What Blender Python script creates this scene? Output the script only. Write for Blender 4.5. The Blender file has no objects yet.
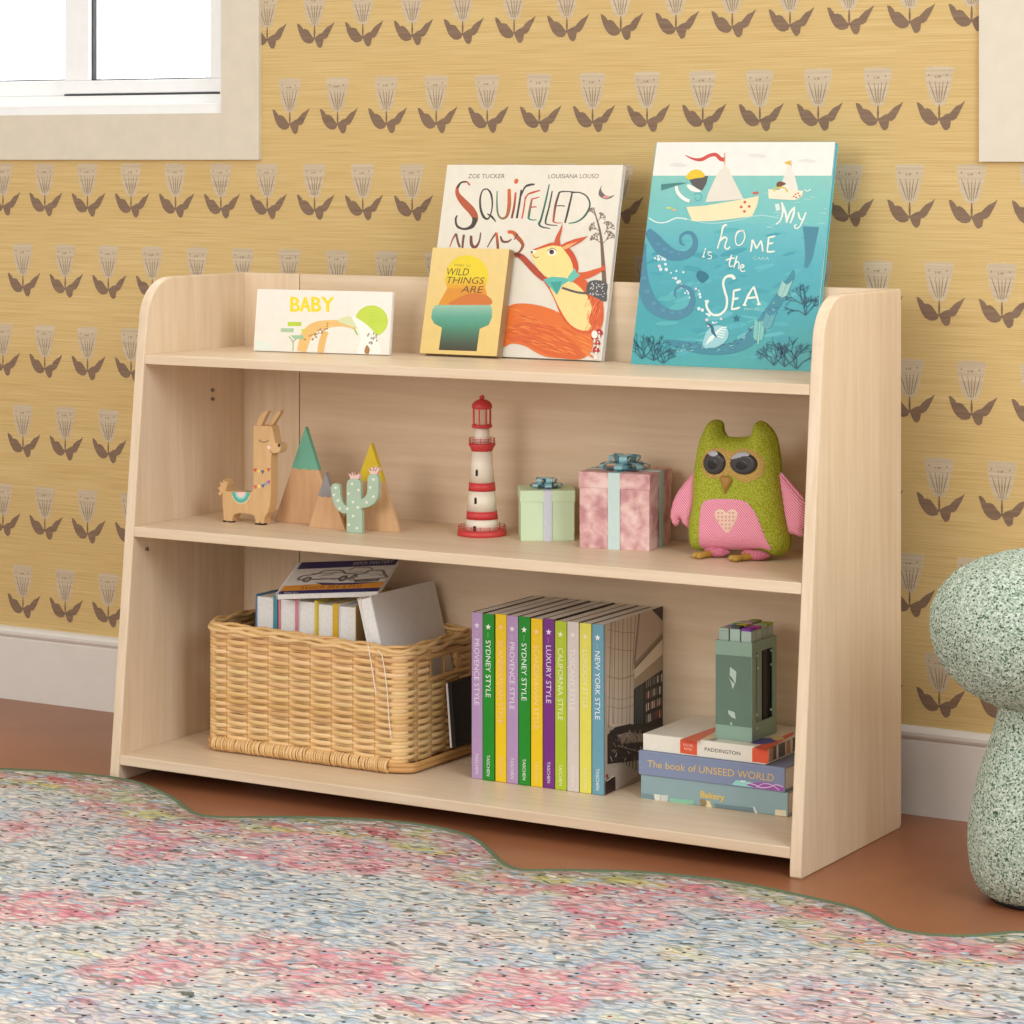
import bpy, bmesh, math, random
from mathutils import Vector, Matrix, noise
from mathutils.geometry import delaunay_2d_cdt
random.seed(7)
PI = math.pi
SC = bpy.context.scene
COL = SC.collection
# ------------------------------------------------------------------ camera
CX, HY = 512.0, 160.0
FPX = math.sqrt((CX + 4200.0) * (2180.0 - CX))
YAW = math.atan((2180.0 - CX) / FPX)
CAM = Vector((2.25, -4.003, 1.0))
FW = Vector((-math.sin(YAW), math.cos(YAW), 0)); RT = Vector((math.cos(YAW), math.sin(YAW), 0))

def ray(x, y):
    return FW + RT * ((x - CX) / FPX) + Vector((0, 0, (HY - y) / FPX))
def atZ(x, y, z):
    d = ray(x, y); return CAM + d * ((z - CAM.z) / d.z)
def atY(x, y, Y):
    d = ray(x, y); return CAM + d * ((Y - CAM.y) / d.y)
def atX(x, y, X):
    d = ray(x, y); return CAM + d * ((X - CAM.x) / d.x)
class Plane:
    """a real plane in the room; pt() gives the point of the plane seen at a measured pixel"""
    def __init__(s, O, U, V):
        s.O = Vector(O); s.N = Vector(U).cross(Vector(V)).normalized()
        if s.N.dot(CAM - s.O) < 0: s.N = -s.N
    def pt(s, x, y, k=0.0):
        d = ray(x, y); t = (s.O - CAM).dot(s.N) / d.dot(s.N)
        return CAM + d * t + s.N * k

def lin(c):
    out = []
    for v in c[:3]:
        v = v / 255.0
        out.append(v / 12.92 if v <= 0.04045 else ((v + 0.055) / 1.055) ** 2.4)
    return (out[0], out[1], out[2], 1.0)

# ------------------------------------------------------------------ materials
MATS = {}
class NT:
    def __init__(s, name):
        s.m = bpy.data.materials.new(name); s.m.use_nodes = True
        s.t = s.m.node_tree; s.b = s.t.nodes['Principled BSDF']; MATS[name] = s.m
    def n(s, typ, **kw):
        nd = s.t.nodes.new(typ)
        for k, v in kw.items():
            if k in nd.inputs: nd.inputs[k].default_value = v
            else: setattr(nd, k, v)
        return nd
    def l(s, a, b): s.t.links.new(a, b)
    def coords(s, scale):
        tc = s.n('ShaderNodeTexCoord'); mp = s.n('ShaderNodeMapping'); mp.inputs['Scale'].default_value = scale
        s.l(tc.outputs['Object'], mp.inputs['Vector']); return mp.outputs['Vector']
    def noise(s, vec, scale=5, detail=3, rough=.5, dist=0):
        n = s.n('ShaderNodeTexNoise'); n.inputs['Scale'].default_value = scale; n.inputs['Detail'].default_value = detail
        n.inputs['Roughness'].default_value = rough; n.inputs['Distortion'].default_value = dist
        s.l(vec, n.inputs['Vector']); return n
    def ramp(s, fac, stops, interp='LINEAR'):
        r = s.n('ShaderNodeValToRGB'); r.color_ramp.interpolation = interp
        e = r.color_ramp.elements
        while len(e) > 1: e.remove(e[-1])
        e[0].position = stops[0][0]; e[0].color = stops[0][1]
        for p, c in stops[1:]:
            q = e.new(p); q.color = c
        s.l(fac, r.inputs['Fac']); return r.outputs['Color']
    def mix(s, fac, a, b, mode='MIX'):
        m = s.n('ShaderNodeMix', data_type='RGBA', blend_type=mode)
        for sock, v in ((m.inputs[0], fac), (m.inputs[6], a), (m.inputs[7], b)):
            if hasattr(v, 'links') or hasattr(v, 'is_linked'): s.l(v, sock)
            else: sock.default_value = v
        return m.outputs[2]
    def base(s, c): 
        if hasattr(c, 'is_linked'): s.l(c, s.b.inputs['Base Color'])
        else: s.b.inputs['Base Color'].default_value = c
    def rough(s, v): s.b.inputs['Roughness'].default_value = v
    def bump(s, h, strength=.3, dist=.002):
        b = s.n('ShaderNodeBump'); b.inputs['Strength'].default_value = strength; b.inputs['Distance'].default_value = dist
        s.l(h, b.inputs['Height']); s.l(b.outputs['Normal'], s.b.inputs['Normal'])

def plain(name, col, rough=.5, var=.06, metal=0, scale=30, bump=0, spec=None):
    t = NT(name); v = t.coords((1, 1, 1)); n = t.noise(v, scale, 3)
    c = lin(col); d = tuple(x * (1 - var) for x in c[:3]) + (1,); u = tuple(min(1, x * (1 + var)) for x in c[:3]) + (1,)
    t.base(t.ramp(n.outputs['Fac'], [(.3, d), (.7, u)])); t.rough(rough)
    t.b.inputs['Metallic'].default_value = metal
    if spec is not None: t.b.inputs['Specular IOR Level'].default_value = spec
    if bump: t.bump(n.outputs['Fac'], bump, .001)
    return t.m
def wood(name, scale, lo, hi, rough=.42, knots=True):
    t = NT(name); v = t.coords(scale)
    g = t.noise(v, 1.0, 6, .62, .6); v2 = t.coords(tuple(x * 3.4 for x in scale)); g2 = t.noise(v2, 1.0, 4, .7)
    mid = tuple((a + b) / 2 for a, b in zip(lin(lo), lin(hi)))
    c = t.ramp(g.outputs['Fac'], [(.28, lin(lo)), (.5, mid), (.72, lin(hi))])
    f = t.ramp(g2.outputs['Fac'], [(.35, (.93, .9, .86, 1)), (.62, (1, 1, 1, 1))])
    t.base(t.mix(1.0, c, f, 'MULTIPLY')); t.rough(rough); t.bump(g2.outputs['Fac'], .08, .0006)
    return t.m
def vcol(name, rough=.5, spec=.5, var=.08, scale=60, bump=0.0, bscale=None):
    t = NT(name); a = t.n('ShaderNodeAttribute'); a.attribute_name = 'Col'
    v = t.coords((1, 1, 1)); n = t.noise(v, scale, 4)
    f = t.ramp(n.outputs['Fac'], [(.3, (1 - var,) * 3 + (1,)), (.7, (1, 1, 1, 1))])
    t.base(t.mix(1.0, a.outputs['Color'], f, 'MULTIPLY')); t.rough(rough); t.b.inputs['Specular IOR Level'].default_value = spec
    if bump:
        n2 = t.noise(v, bscale or scale, 3); t.bump(n2.outputs['Fac'], bump, .001)
    return t.m

WLO, WHI = (220, 195, 163), (234, 212, 184)
wood('birch_upright', (26, 26, 1.6), WLO, WHI)
wood('birch_long', (1.4, 22, 26), WLO, WHI)
wood('toy_wood', (26, 26, 5), (204, 162, 110), (222, 184, 132), .6)
wood('mountain_wood', (40, 40, 6), (202, 156, 112), (220, 178, 134), .6)
vcol('gloss_print', .32, .5, .05); vcol('matt_print', .6, .3, .07); vcol('paint', .45, .4, .05)
plain('page_edges', (232, 229, 224), .8, .06, scale=200)
plain('window_white', (240, 240, 238), .35, .02)
plain('trim_cream', (215, 204, 183), .5, .03)
plain('baseboard_white', (222, 216, 208), .45, .02)
plain('black_gap', (16, 14, 13), .6, .1)
plain('metal', (150, 145, 140), .35, .05, 1)
plain('rubber', (60, 60, 62), .6, .05)
vcol('enamel', .4, .45, .03)
vcol('ribbon_cloth', .5, .5, .05, 120)

def wall_mat():
    t = NT('grasscloth_wallpaper'); v = t.coords((7, 1, 640)); n = t.noise(v, 1, 2, .5, .1)
    v2 = t.coords((1.2, 1, 9)); n2 = t.noise(v2, 1, 2, .5)
    c = t.ramp(n.outputs['Fac'], [(.3, lin((196, 164, 104))), (.52, lin((210, 180, 120))), (.75, lin((218, 191, 134)))])
    f = t.ramp(n2.outputs['Fac'], [(.3, (.95, .93, .88, 1)), (.7, (1, 1, 1, 1))])
    t.base(t.mix(1.0, c, f, 'MULTIPLY')); t.rough(.75); t.bump(n.outputs['Fac'], .35, .0012)
    for nm, lo, hi in (('tulip_petal_ink', (184, 164, 136), (208, 190, 160)), ('tulip_leaf_ink', (116, 92, 72), (140, 112, 88)), ('tulip_line_ink', (140, 122, 98), (160, 140, 112)), ('tulip_rim_ink', (196, 172, 124), (212, 190, 144))):
        u = NT(nm); vv = u.coords((5, 1, 260)); k = u.noise(vv, 1, 4, .6)
        u.base(u.ramp(k.outputs['Fac'], [(.3, lin(lo)), (.7, lin(hi))])); u.rough(.7); u.bump(k.outputs['Fac'], .35, .0012)
wall_mat()
def floor_mat():
    t = NT('terracotta_floor'); v = t.coords((1, 1, 1)); n = t.noise(v, 2.2, 5, .55, .4); n2 = t.noise(v, 40, 3)
    c = t.ramp(n.outputs['Fac'], [(.3, lin((132, 80, 50))), (.7, lin((158, 100, 67)))])
    f = t.ramp(n2.outputs['Fac'], [(.3, (.94, .94, .94, 1)), (.7, (1, 1, 1, 1))])
    t.base(t.mix(1.0, c, f, 'MULTIPLY')); t.rough(.36); t.bump(n2.outputs['Fac'], .04, .001)
floor_mat()
def rug_mat():
    t = NT('tufted_rug'); a = t.n('ShaderNodeAttribute'); a.attribute_name = 'Col'
    v0 = t.coords((1, 1, 1)); wob = t.noise(v0, 30, 2)
    tc = t.n('ShaderNodeTexCoord')
    add = t.n('ShaderNodeVectorMath', operation='MULTIPLY_ADD'); t.l(wob.outputs['Color'], add.inputs[0])
    add.inputs[1].default_value = (.03, .03, 0); t.l(tc.outputs['Object'], add.inputs[2])
    mp = t.n('ShaderNodeMapping'); mp.inputs['Scale'].default_value = (60, 165, 1); t.l(add.outputs[0], mp.inputs['Vector'])
    vo = t.n('ShaderNodeTexVoronoi'); vo.inputs['Scale'].default_value = 1; vo.voronoi_dimensions = '2D'; t.l(mp.outputs['Vector'], vo.inputs['Vector'])
    sep = t.n('ShaderNodeSeparateColor'); t.l(vo.outputs['Color'], sep.inputs[0])
    strand = t.ramp(sep.outputs[0], [(0, lin((208, 199, 186))), (.18, lin((194, 189, 180))), (.36, lin((176, 183, 188))), (.56, lin((154, 168, 178))), (.72, lin((200, 184, 172))), (.83, lin((126, 133, 129))), (.93, lin((98, 98, 88))), (.965, lin((220, 212, 198)))], 'CONSTANT')
    bright = t.ramp(sep.outputs[1], [(0, (.62, .62, .62, 1)), (.25, (.84, .84, .84, 1)), (1, (1.0, 1.0, 1.0, 1))])
    tint = t.mix(1.0, a.outputs['Color'], bright, 'MULTIPLY')
    lowmix = t.ramp(sep.outputs[2], [(0, (0, 0, 0, 1)), (.28, (.35, .35, .35, 1)), (.5, (1, 1, 1, 1))])
    mul = t.n('ShaderNodeMath', operation='MULTIPLY'); t.l(lowmix, mul.inputs[0]); t.l(a.outputs['Alpha'], mul.inputs[1])
    c = t.mix(mul.outputs[0], strand, tint)
    # dark knots
    mp2 = t.n('ShaderNodeMapping'); mp2.inputs['Scale'].default_value = (44, 44, 1); t.l(tc.outputs['Object'], mp2.inputs['Vector'])
    v2 = t.n('ShaderNodeTexVoronoi'); v2.inputs['Scale'].default_value = 1; v2.voronoi_dimensions = '2D'; t.l(mp2.outputs['Vector'], v2.inputs['Vector'])
    dot = t.ramp(v2.outputs['Distance'], [(.11, (1, 1, 1, 1)), (.15, (0, 0, 0, 1))])
    s2 = t.n('ShaderNodeSeparateColor'); t.l(v2.outputs['Color'], s2.inputs[0])
    pick = t.ramp(s2.outputs[0], [(.62, (0, 0, 0, 1)), (.64, (1, 1, 1, 1))])
    dm = t.n('ShaderNodeMath', operation='MULTIPLY'); t.l(dot, dm.inputs[0]); t.l(pick, dm.inputs[1])
    dk = t.ramp(s2.outputs[1], [(0, lin((52, 54, 56))), (.6, lin((150, 40, 52))), (.72, lin((40, 52, 60)))], 'CONSTANT')
    c = t.mix(dm.outputs[0], c, dk)
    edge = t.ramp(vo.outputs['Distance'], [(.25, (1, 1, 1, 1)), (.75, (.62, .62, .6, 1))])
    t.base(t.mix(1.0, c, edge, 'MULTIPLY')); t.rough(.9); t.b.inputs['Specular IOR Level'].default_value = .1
    inv = t.ramp(vo.outputs['Distance'], [(0, (1, 1, 1, 1)), (.8, (0, 0, 0, 1))])
    t.bump(inv, .7, .004)
rug_mat()
plain('rug_binding', (92, 104, 78), .85, .15, scale=300, spec=.1)
def boucle():
    t = NT('boucle_sage'); v = t.coords((1, 1, 1)); vo = t.n('ShaderNodeTexVoronoi'); vo.inputs['Scale'].default_value = 460; t.l(v, vo.inputs['Vector'])
    sep = t.n('ShaderNodeSeparateColor'); t.l(vo.outputs['Color'], sep.inputs[0])
    c = t.ramp(sep.outputs[0], [(0, lin((210, 215, 201))), (.25, lin((190, 200, 183))), (.55, lin((168, 183, 163))), (.78, lin((122, 142, 120))), (.93, lin((72, 84, 66)))], 'CONSTANT')
    n = t.noise(v, 260, 3, .6)
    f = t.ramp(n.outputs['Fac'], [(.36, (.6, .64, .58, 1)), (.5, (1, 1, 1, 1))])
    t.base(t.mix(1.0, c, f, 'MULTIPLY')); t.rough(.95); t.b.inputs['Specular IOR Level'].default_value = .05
    t.bump(n.outputs['Fac'], .9, .004)
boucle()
def wicker():
    t = NT('wicker'); a = t.n('ShaderNodeAttribute'); a.attribute_name = 'Col'; v = t.coords((30, 30, 400)); n = t.noise(v, 1, 4, .6)
    f = t.ramp(n.outputs['Fac'], [(.3, (.86, .82, .78, 1)), (.65, (1.02, 1.02, 1.02, 1))])
    t.base(t.mix(1.0, a.outputs['Color'], f, 'MULTIPLY')); t.rough(.55); t.bump(n.outputs['Fac'], .25, .001)
wicker()
def knit(name, lo, hi, stripes=None):
    t = NT(name); v = t.coords((1, 1, 1)); vo = t.n('ShaderNodeTexVoronoi'); vo.inputs['Scale'].default_value = 420; t.l(v, vo.inputs['Vector'])
    if stripes:
        w = t.n('ShaderNodeTexWave', bands_direction='DIAGONAL'); w.inputs['Scale'].default_value = 150; w.inputs['Distortion'].default_value = .6
        mp = t.n('ShaderNodeMapping'); mp.inputs['Scale'].default_value = stripes; tc = t.n('ShaderNodeTexCoord'); t.l(tc.outputs['Object'], mp.inputs['Vector']); t.l(mp.outputs['Vector'], w.inputs['Vector'])
        c = t.ramp(w.outputs['Fac'], [(.25, lin(lo)), (.75, lin(hi))])
    else:
        c = t.ramp(vo.outputs['Distance'], [(.15, lin(hi)), (.7, lin(lo))])
    t.base(c); t.rough(.9); t.b.inputs['Specular IOR Level'].default_value = .1
    inv = t.ramp(vo.outputs['Distance'], [(0, (1, 1, 1, 1)), (.8, (0, 0, 0, 1))]); t.bump(inv, .5, .0015)
knit('green_knit', (150, 158, 36), (190, 194, 86)); knit('pink_stripe_cloth', (224, 118, 148), (246, 182, 196), (1, 0, 1))
knit('tan_felt', (184, 150, 82), (204, 172, 104)); knit('pink_rib', (196, 104, 128), (222, 142, 158))
def gift():
    t = NT('pink_tie_dye_paper'); v = t.coords((1, 1, 1)); n = t.noise(v, 42, 4, .5, .2)
    t.base(t.ramp(n.outputs['Fac'], [(.34, lin((190, 134, 136))), (.5, lin((218, 172, 168))), (.64, lin((234, 202, 194)))])); t.rough(.5)
gift()
plain('green_card', (206, 226, 188), .55, .03)
def glass():
    t = NT('window_glass'); t.base((1, 1, 1, 1)); t.rough(0.0); t.b.inputs['Transmission Weight'].default_value = 1; t.b.inputs['IOR'].default_value = 1.05
    t.b.inputs['Alpha'].default_value = .25
glass()

# ------------------------------------------------------------------ mesh builder
class MB:
    def __init__(s): s.v = []; s.f = []; s.m = []; s.c = []; s.s = []; s.mats = []
    def mi(s, mat):
        if mat not in s.mats: s.mats.append(mat)
        return s.mats.index(mat)
    def add(s, vs, fs, mat, col=(255, 255, 255), smooth=False):
        o = len(s.v); s.v += [Vector(p) for p in vs]; k = s.mi(mat)
        per = isinstance(col, list)
        lc = [lin(c) if len(c) == 3 else c for c in col] if per else (lin(col) if len(col) == 3 else col)
        for f in fs:
            s.f.append([i + o for i in f]); s.m.append(k); s.s.append(smooth)
            s.c.append([lc[i] for i in f] if per else [lc] * len(f))
        return s
    def box(s, lo, hi, mat, col=(255, 255, 255), bev=0.0, seg=2):
        lo = Vector(lo); hi = Vector(hi); return s.obox(lo, Vector((hi.x - lo.x, 0, 0)), Vector((0, hi.y - lo.y, 0)), Vector((0, 0, hi.z - lo.z)), mat, col, bev, seg)
    def obox(s, O, A, B, C, mat, col=(255, 255, 255), bev=0.0, seg=2):
        O, A, B, C = map(Vector, (O, A, B, C)); vs = []
        for k in (0, 1):
            for j in (0, 1):
                for i in (0, 1): vs.append(O + A * i + B * j + C * k)
        fs = [(0, 2, 3, 1), (4, 5, 7, 6), (0, 1, 5, 4), (2, 6, 7, 3), (0, 4, 6, 2), (1, 3, 7, 5)]
        if bev <= 0: return s.add(vs, fs, mat, col)
        bm = bmesh.new(); bv = [bm.verts.new(p) for p in vs]
        for f in fs: bm.faces.new([bv[i] for i in f])
        bmesh.ops.recalc_face_normals(bm, faces=bm.faces)
        bmesh.ops.bevel(bm, geom=list(bm.edges), offset=bev, segments=seg, affect='EDGES', profile=.5)
        return s.bm(bm, mat, col)
    def bm(s, bm, mat, col=(255, 255, 255), smooth=False):
        bm.verts.index_update(); s.add([v.co.copy() for v in bm.verts], [[v.index for v in f.verts] for f in bm.faces], mat, col, smooth); bm.free(); return s
    def prism(s, pts, off, mat, col=(255, 255, 255), bev=0.0, seg=2, sidecol=None):
        """extrude a flat outline (3D points) by the vector off"""
        off = Vector(off); n = len(pts)
        bm = bmesh.new(); a = [bm.verts.new(Vector(p)) for p in pts]; b = [bm.verts.new(Vector(p) + off) for p in pts]
        f1 = bm.faces.new(a); f2 = bm.faces.new(b[::-1])
        for i in range(n): bm.faces.new((a[i], b[i], b[(i + 1) % n], a[(i + 1) % n]))
        bmesh.ops.recalc_face_normals(bm, faces=bm.faces)
        if bev > 0:
            es = [e for e in bm.edges if e in f1.edges[:] or e in f2.edges[:]]
            bmesh.ops.bevel(bm, geom=es, offset=bev, segments=seg, affect='EDGES', profile=.5)
        return s.bm(bm, mat, col)
    def tube(s, pts, r, mat, col=(255, 255, 255), n=8, closed=False, flat=1.0, up=None):
        pts = [Vector(p) for p in pts]; N = len(pts); rs = r if isinstance(r, list) else [r] * N; vs = []
        for i in range(N):
            if closed: d = pts[(i + 1) % N] - pts[i - 1]
            else: d = pts[min(i + 1, N - 1)] - pts[max(i - 1, 0)]
            d.normalize(); u = Vector(up) if up is not None else (Vector((0, 0, 1)) if abs(d.z) < .9 else Vector((1, 0, 0)))
            a = d.cross(u).normalized(); b = a.cross(d)
            for k in range(n):
                t = 2 * PI * k / n; vs.append(pts[i] + a * (math.cos(t) * rs[i] * flat) + b * (math.sin(t) * rs[i]))
        fs = []
        for i in range(N if closed else N - 1):
            j = (i + 1) % N
            for k in range(n): fs.append((i * n + k, i * n + (k + 1) % n, j * n + (k + 1) % n, j * n + k))
        s.add(vs, fs, mat, col, True)
        if not closed: s.add(vs[:n], [tuple(range(n))], mat, col); s.add(vs[-n:], [tuple(range(n))], mat, col)
        return s
    def lathe(s, prof, c, mat, col=(255, 255, 255), n=40, smooth=True):
        c = Vector(c); vs = []; per = isinstance(col, list); cs = []
        for i, (r, z) in enumerate(prof):
            for k in range(n):
                t = 2 * PI * k / n; vs.append(c + Vector((r * math.cos(t), r * math.sin(t), z)))
        fs = []
        for i in range(len(prof) - 1):
            for k in range(n): fs.append((i * n + k, i * n + (k + 1) % n, (i + 1) * n + (k + 1) % n, (i + 1) * n + k))
        return s.add(vs, fs, mat, col, smooth)
    def build(s, name, parent=None):
        me = bpy.data.meshes.new(name); off = parent['_o'] if parent is not None else (0, 0, 0); off = Vector(off)
        me.from_pydata([v - off for v in s.v], [], s.f); 
        for m in s.mats: me.materials.append(MATS[m])
        me.polygons.foreach_set('material_index', s.m); me.polygons.foreach_set('use_smooth', s.s)
        ca = me.color_attributes.new('Col', 'FLOAT_COLOR', 'CORNER'); flat = []
        for f in s.c:
            for c in f: flat += c
        ca.data.foreach_set('color', flat); me.update()
        o = bpy.data.objects.new(name, me); COL.objects.link(o)
        if parent is not None: o.parent = parent; o['_o'] = tuple(off)
        return o
    def top(s, name, base, label=None, cat=None, group=None, kind=None):
        """link as ONE top-level mesh whose origin is at base"""
        b = Vector(base); s.v = [v - b for v in s.v]; o = s.build(name); o.location = b; tag(o, label, cat, group, kind); return o
def tag(o, label=None, cat=None, group=None, kind=None):
    if label: o['label'] = label
    if cat: o['category'] = cat
    if group: o['group'] = group
    if kind: o['kind'] = kind
    return o
def thing(name, loc, label, cat, group=None):
    o = bpy.data.objects.new(name, None); COL.objects.link(o); o.location = loc; o['_o'] = tuple(loc); o.empty_display_size = .03
    return tag(o, label, cat, group)

# ------------------------------------------------------------------ printed artwork on a plane
_dg = {}
def glyphs(txt):
    if txt in _dg: return _dg[txt]
    cu = bpy.data.curves.new('t', 'FONT'); cu.body = txt; cu.resolution_u = 3
    o = bpy.data.objects.new('t', cu); COL.objects.link(o)
    bpy.context.view_layer.update()
    me = o.evaluated_get(bpy.context.evaluated_depsgraph_get()).to_mesh()
    vs = [(v.co.x, v.co.y) for v in me.vertices]; fs = [list(p.vertices) for p in me.polygons]
    x0 = min(v[0] for v in vs); x1 = max(v[0] for v in vs); 
    vs = [((x - x0) / (x1 - x0), y / .7) for x, y in vs]
    bpy.data.objects.remove(o); bpy.data.curves.remove(cu); _dg[txt] = (vs, fs); return _dg[txt]
def spline(pts, n=6):
    if len(pts) < 3: return pts
    P = [pts[0]] + list(pts) + [pts[-1]]; out = []
    for i in range(1, len(P) - 2):
        a, b, c, d = P[i - 1], P[i], P[i + 1], P[i + 2]
        for k in range(n):
            t = k / n
            out.append(tuple(.5 * (2 * b[j] + (c[j] - a[j]) * t + (2 * a[j] - 5 * b[j] + 4 * c[j] - d[j]) * t * t + (3 * b[j] - a[j] - 3 * c[j] + d[j]) * t ** 3) for j in range(len(b))))
    out.append(tuple(pts[-1])); return out
def cspline(pts, n=5):
    N = len(pts); out = []
    for i in range(N):
        a, b, c, d = pts[i - 1], pts[i], pts[(i + 1) % N], pts[(i + 2) % N]
        for k in range(n):
            t = k / n
            out.append(tuple(.5 * (2 * b[j] + (c[j] - a[j]) * t + (2 * a[j] - 5 * b[j] + 4 * c[j] - d[j]) * t * t + (3 * b[j] - a[j] - 3 * c[j] + d[j]) * t ** 3) for j in range(2)))
    return out
def project(p):
    d = Vector(p) - CAM; w_ = d.dot(FW); return CX + FPX * d.dot(RT) / w_, HY - FPX * d.z / w_
class Art:
    """ink on a real plane; drawing coordinates (u,v) with v down are measured from close-ups: px = ox+u/s"""
    def __init__(s, mb, plane, mat, ox=0, oy=0, sc=1.0, eps=.00001, f=None):
        s.mb = mb; s.p = plane; s.mat = mat; s.ox = ox; s.oy = oy; s.sc = sc; s.eps = eps; s.L = 15; s.f = f; s.clip = None
    def bound(s):
        s.clip = [((x - s.ox) * s.sc, (y - s.oy) * s.sc) for x, y in map(project, s.corners)]
    def P(s, u, v, L=None):
        L = s.L if L is None else L
        if s.f: return s.f(u, v, L * s.eps)
        return s.p.pt(s.ox + u / s.sc, s.oy + v / s.sc, L * s.eps)
    def cut(s, pts):
        """keep only what lies on the sheet (clip is a convex outline)"""
        if not s.clip: return pts
        n = len(s.clip); cx = sum(c[0] for c in s.clip) / n; cy = sum(c[1] for c in s.clip) / n
        for i in range(n):
            (x1, y1), (x2, y2) = s.clip[i], s.clip[(i + 1) % n]
            sd = lambda p: (x2 - x1) * (p[1] - y1) - (y2 - y1) * (p[0] - x1)
            sg = 1 if sd((cx, cy)) > 0 else -1; out = []
            for j in range(len(pts)):
                a, b = pts[j - 1], pts[j]; da, db = sd(a) * sg, sd(b) * sg
                if (da >= 0) != (db >= 0): t = da / (da - db); out.append((a[0] + (b[0] - a[0]) * t, a[1] + (b[1] - a[1]) * t))
                if db >= 0: out.append(b)
            pts = out
            if len(pts) < 3: return []
        return pts
    def poly(s, pts, col, smooth=False, L=None):
        s.L += .25 if L is None else 0
        if smooth: pts = cspline(pts)
        pts = s.cut(pts)
        if len(pts) > 2: s.mb.add([s.P(u, v, L) for u, v in pts], [tuple(range(len(pts)))], s.mat, col)
    def grad(s, quad, c0, c1, n=8):
        """quad TL,TR,BR,BL, colour c0 at the top to c1 at the bottom (printed gradient)"""
        s.L += .25; vs = []; cs = []
        for i in range(n + 1):
            t = i / n; a = [quad[0][j] * (1 - t) + quad[3][j] * t for j in (0, 1)]; b = [quad[1][j] * (1 - t) + quad[2][j] * t for j in (0, 1)]
            vs += [s.P(*a), s.P(*b)]; c = tuple(x * (1 - t) + y * t for x, y in zip(c0, c1)); cs += [c, c]
        s.mb.add(vs, [(2 * i, 2 * i + 1, 2 * i + 3, 2 * i + 2) for i in range(n)], s.mat, cs)
    def line(s, pts, w, col, smooth=True, col2=None, hold=False):
        s.L += 0 if hold else .25; N0 = len(pts); ws = w if isinstance(w, (list, tuple)) else [w] * N0
        q = [(p[0], p[1], ws[min(i, len(ws) - 1)]) for i, p in enumerate(pts)]
        if smooth: q = spline(q)
        N = len(q); vs = []; cs = []
        for i in range(N):
            a = q[max(i - 1, 0)]; b = q[min(i + 1, N - 1)]; dx, dy = b[0] - a[0], b[1] - a[1]; l = math.hypot(dx, dy) or 1
            nx, ny = -dy / l * q[i][2] / 2, dx / l * q[i][2] / 2
            vs += [(q[i][0] + nx, q[i][1] + ny), (q[i][0] - nx, q[i][1] - ny)]
            t = i / (N - 1); c = tuple(x * (1 - t) + y * t for x, y in zip(col, col2)) if col2 else col; cs += [c, c]
        if s.clip and any(len(s.cut([vs[i], vs[i + 1], vs[i + 3], vs[i + 2]])) != 4 or s.cut([vs[i], vs[i + 1], vs[i + 3], vs[i + 2]])[0] not in vs for i in range(0, 2 * N - 3, 2)):
            for i in range(N - 1):
                q4 = s.cut([vs[2 * i], vs[2 * i + 1], vs[2 * i + 3], vs[2 * i + 2]])
                if len(q4) > 2: s.mb.add([s.P(*p) for p in q4], [tuple(range(len(q4)))], s.mat, cs[2 * i])
        else: s.mb.add([s.P(*p) for p in vs], [(2 * i, 2 * i + 1, 2 * i + 3, 2 * i + 2) for i in range(N - 1)], s.mat, cs)
    def disc(s, u, v, rx, ry=None, col=(0, 0, 0), n=14, rot=0):
        ry = rx if ry is None else ry; s.L += .25; pts = []
        for k in range(n):
            t = 2 * PI * k / n; a, b = rx * math.cos(t), ry * math.sin(t)
            pts.append((u + a * math.cos(rot) - b * math.sin(rot), v + a * math.sin(rot) + b * math.cos(rot)))
        s.poly(pts, col, L=s.L)
    def text(s, txt, a, b, up, col):
        """baseline runs a->b, cap height vector up (du,dv)"""
        s.L += .25; vs, fs = glyphs(txt); A = s.P(*a); B = s.P(*b); U = s.P(a[0] + up[0], a[1] + up[1]) - A
        s.mb.add([A + (B - A) * x + U * y for x, y in vs], fs, s.mat, col)
    def star(s, u, v, r, col, rot=0):
        s.poly([(u + (r if k % 2 == 0 else r * .42) * math.sin(PI * k / 5 + rot), v - (r if k % 2 == 0 else r * .42) * math.cos(PI * k / 5 + rot)) for k in range(10)], col)

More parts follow.
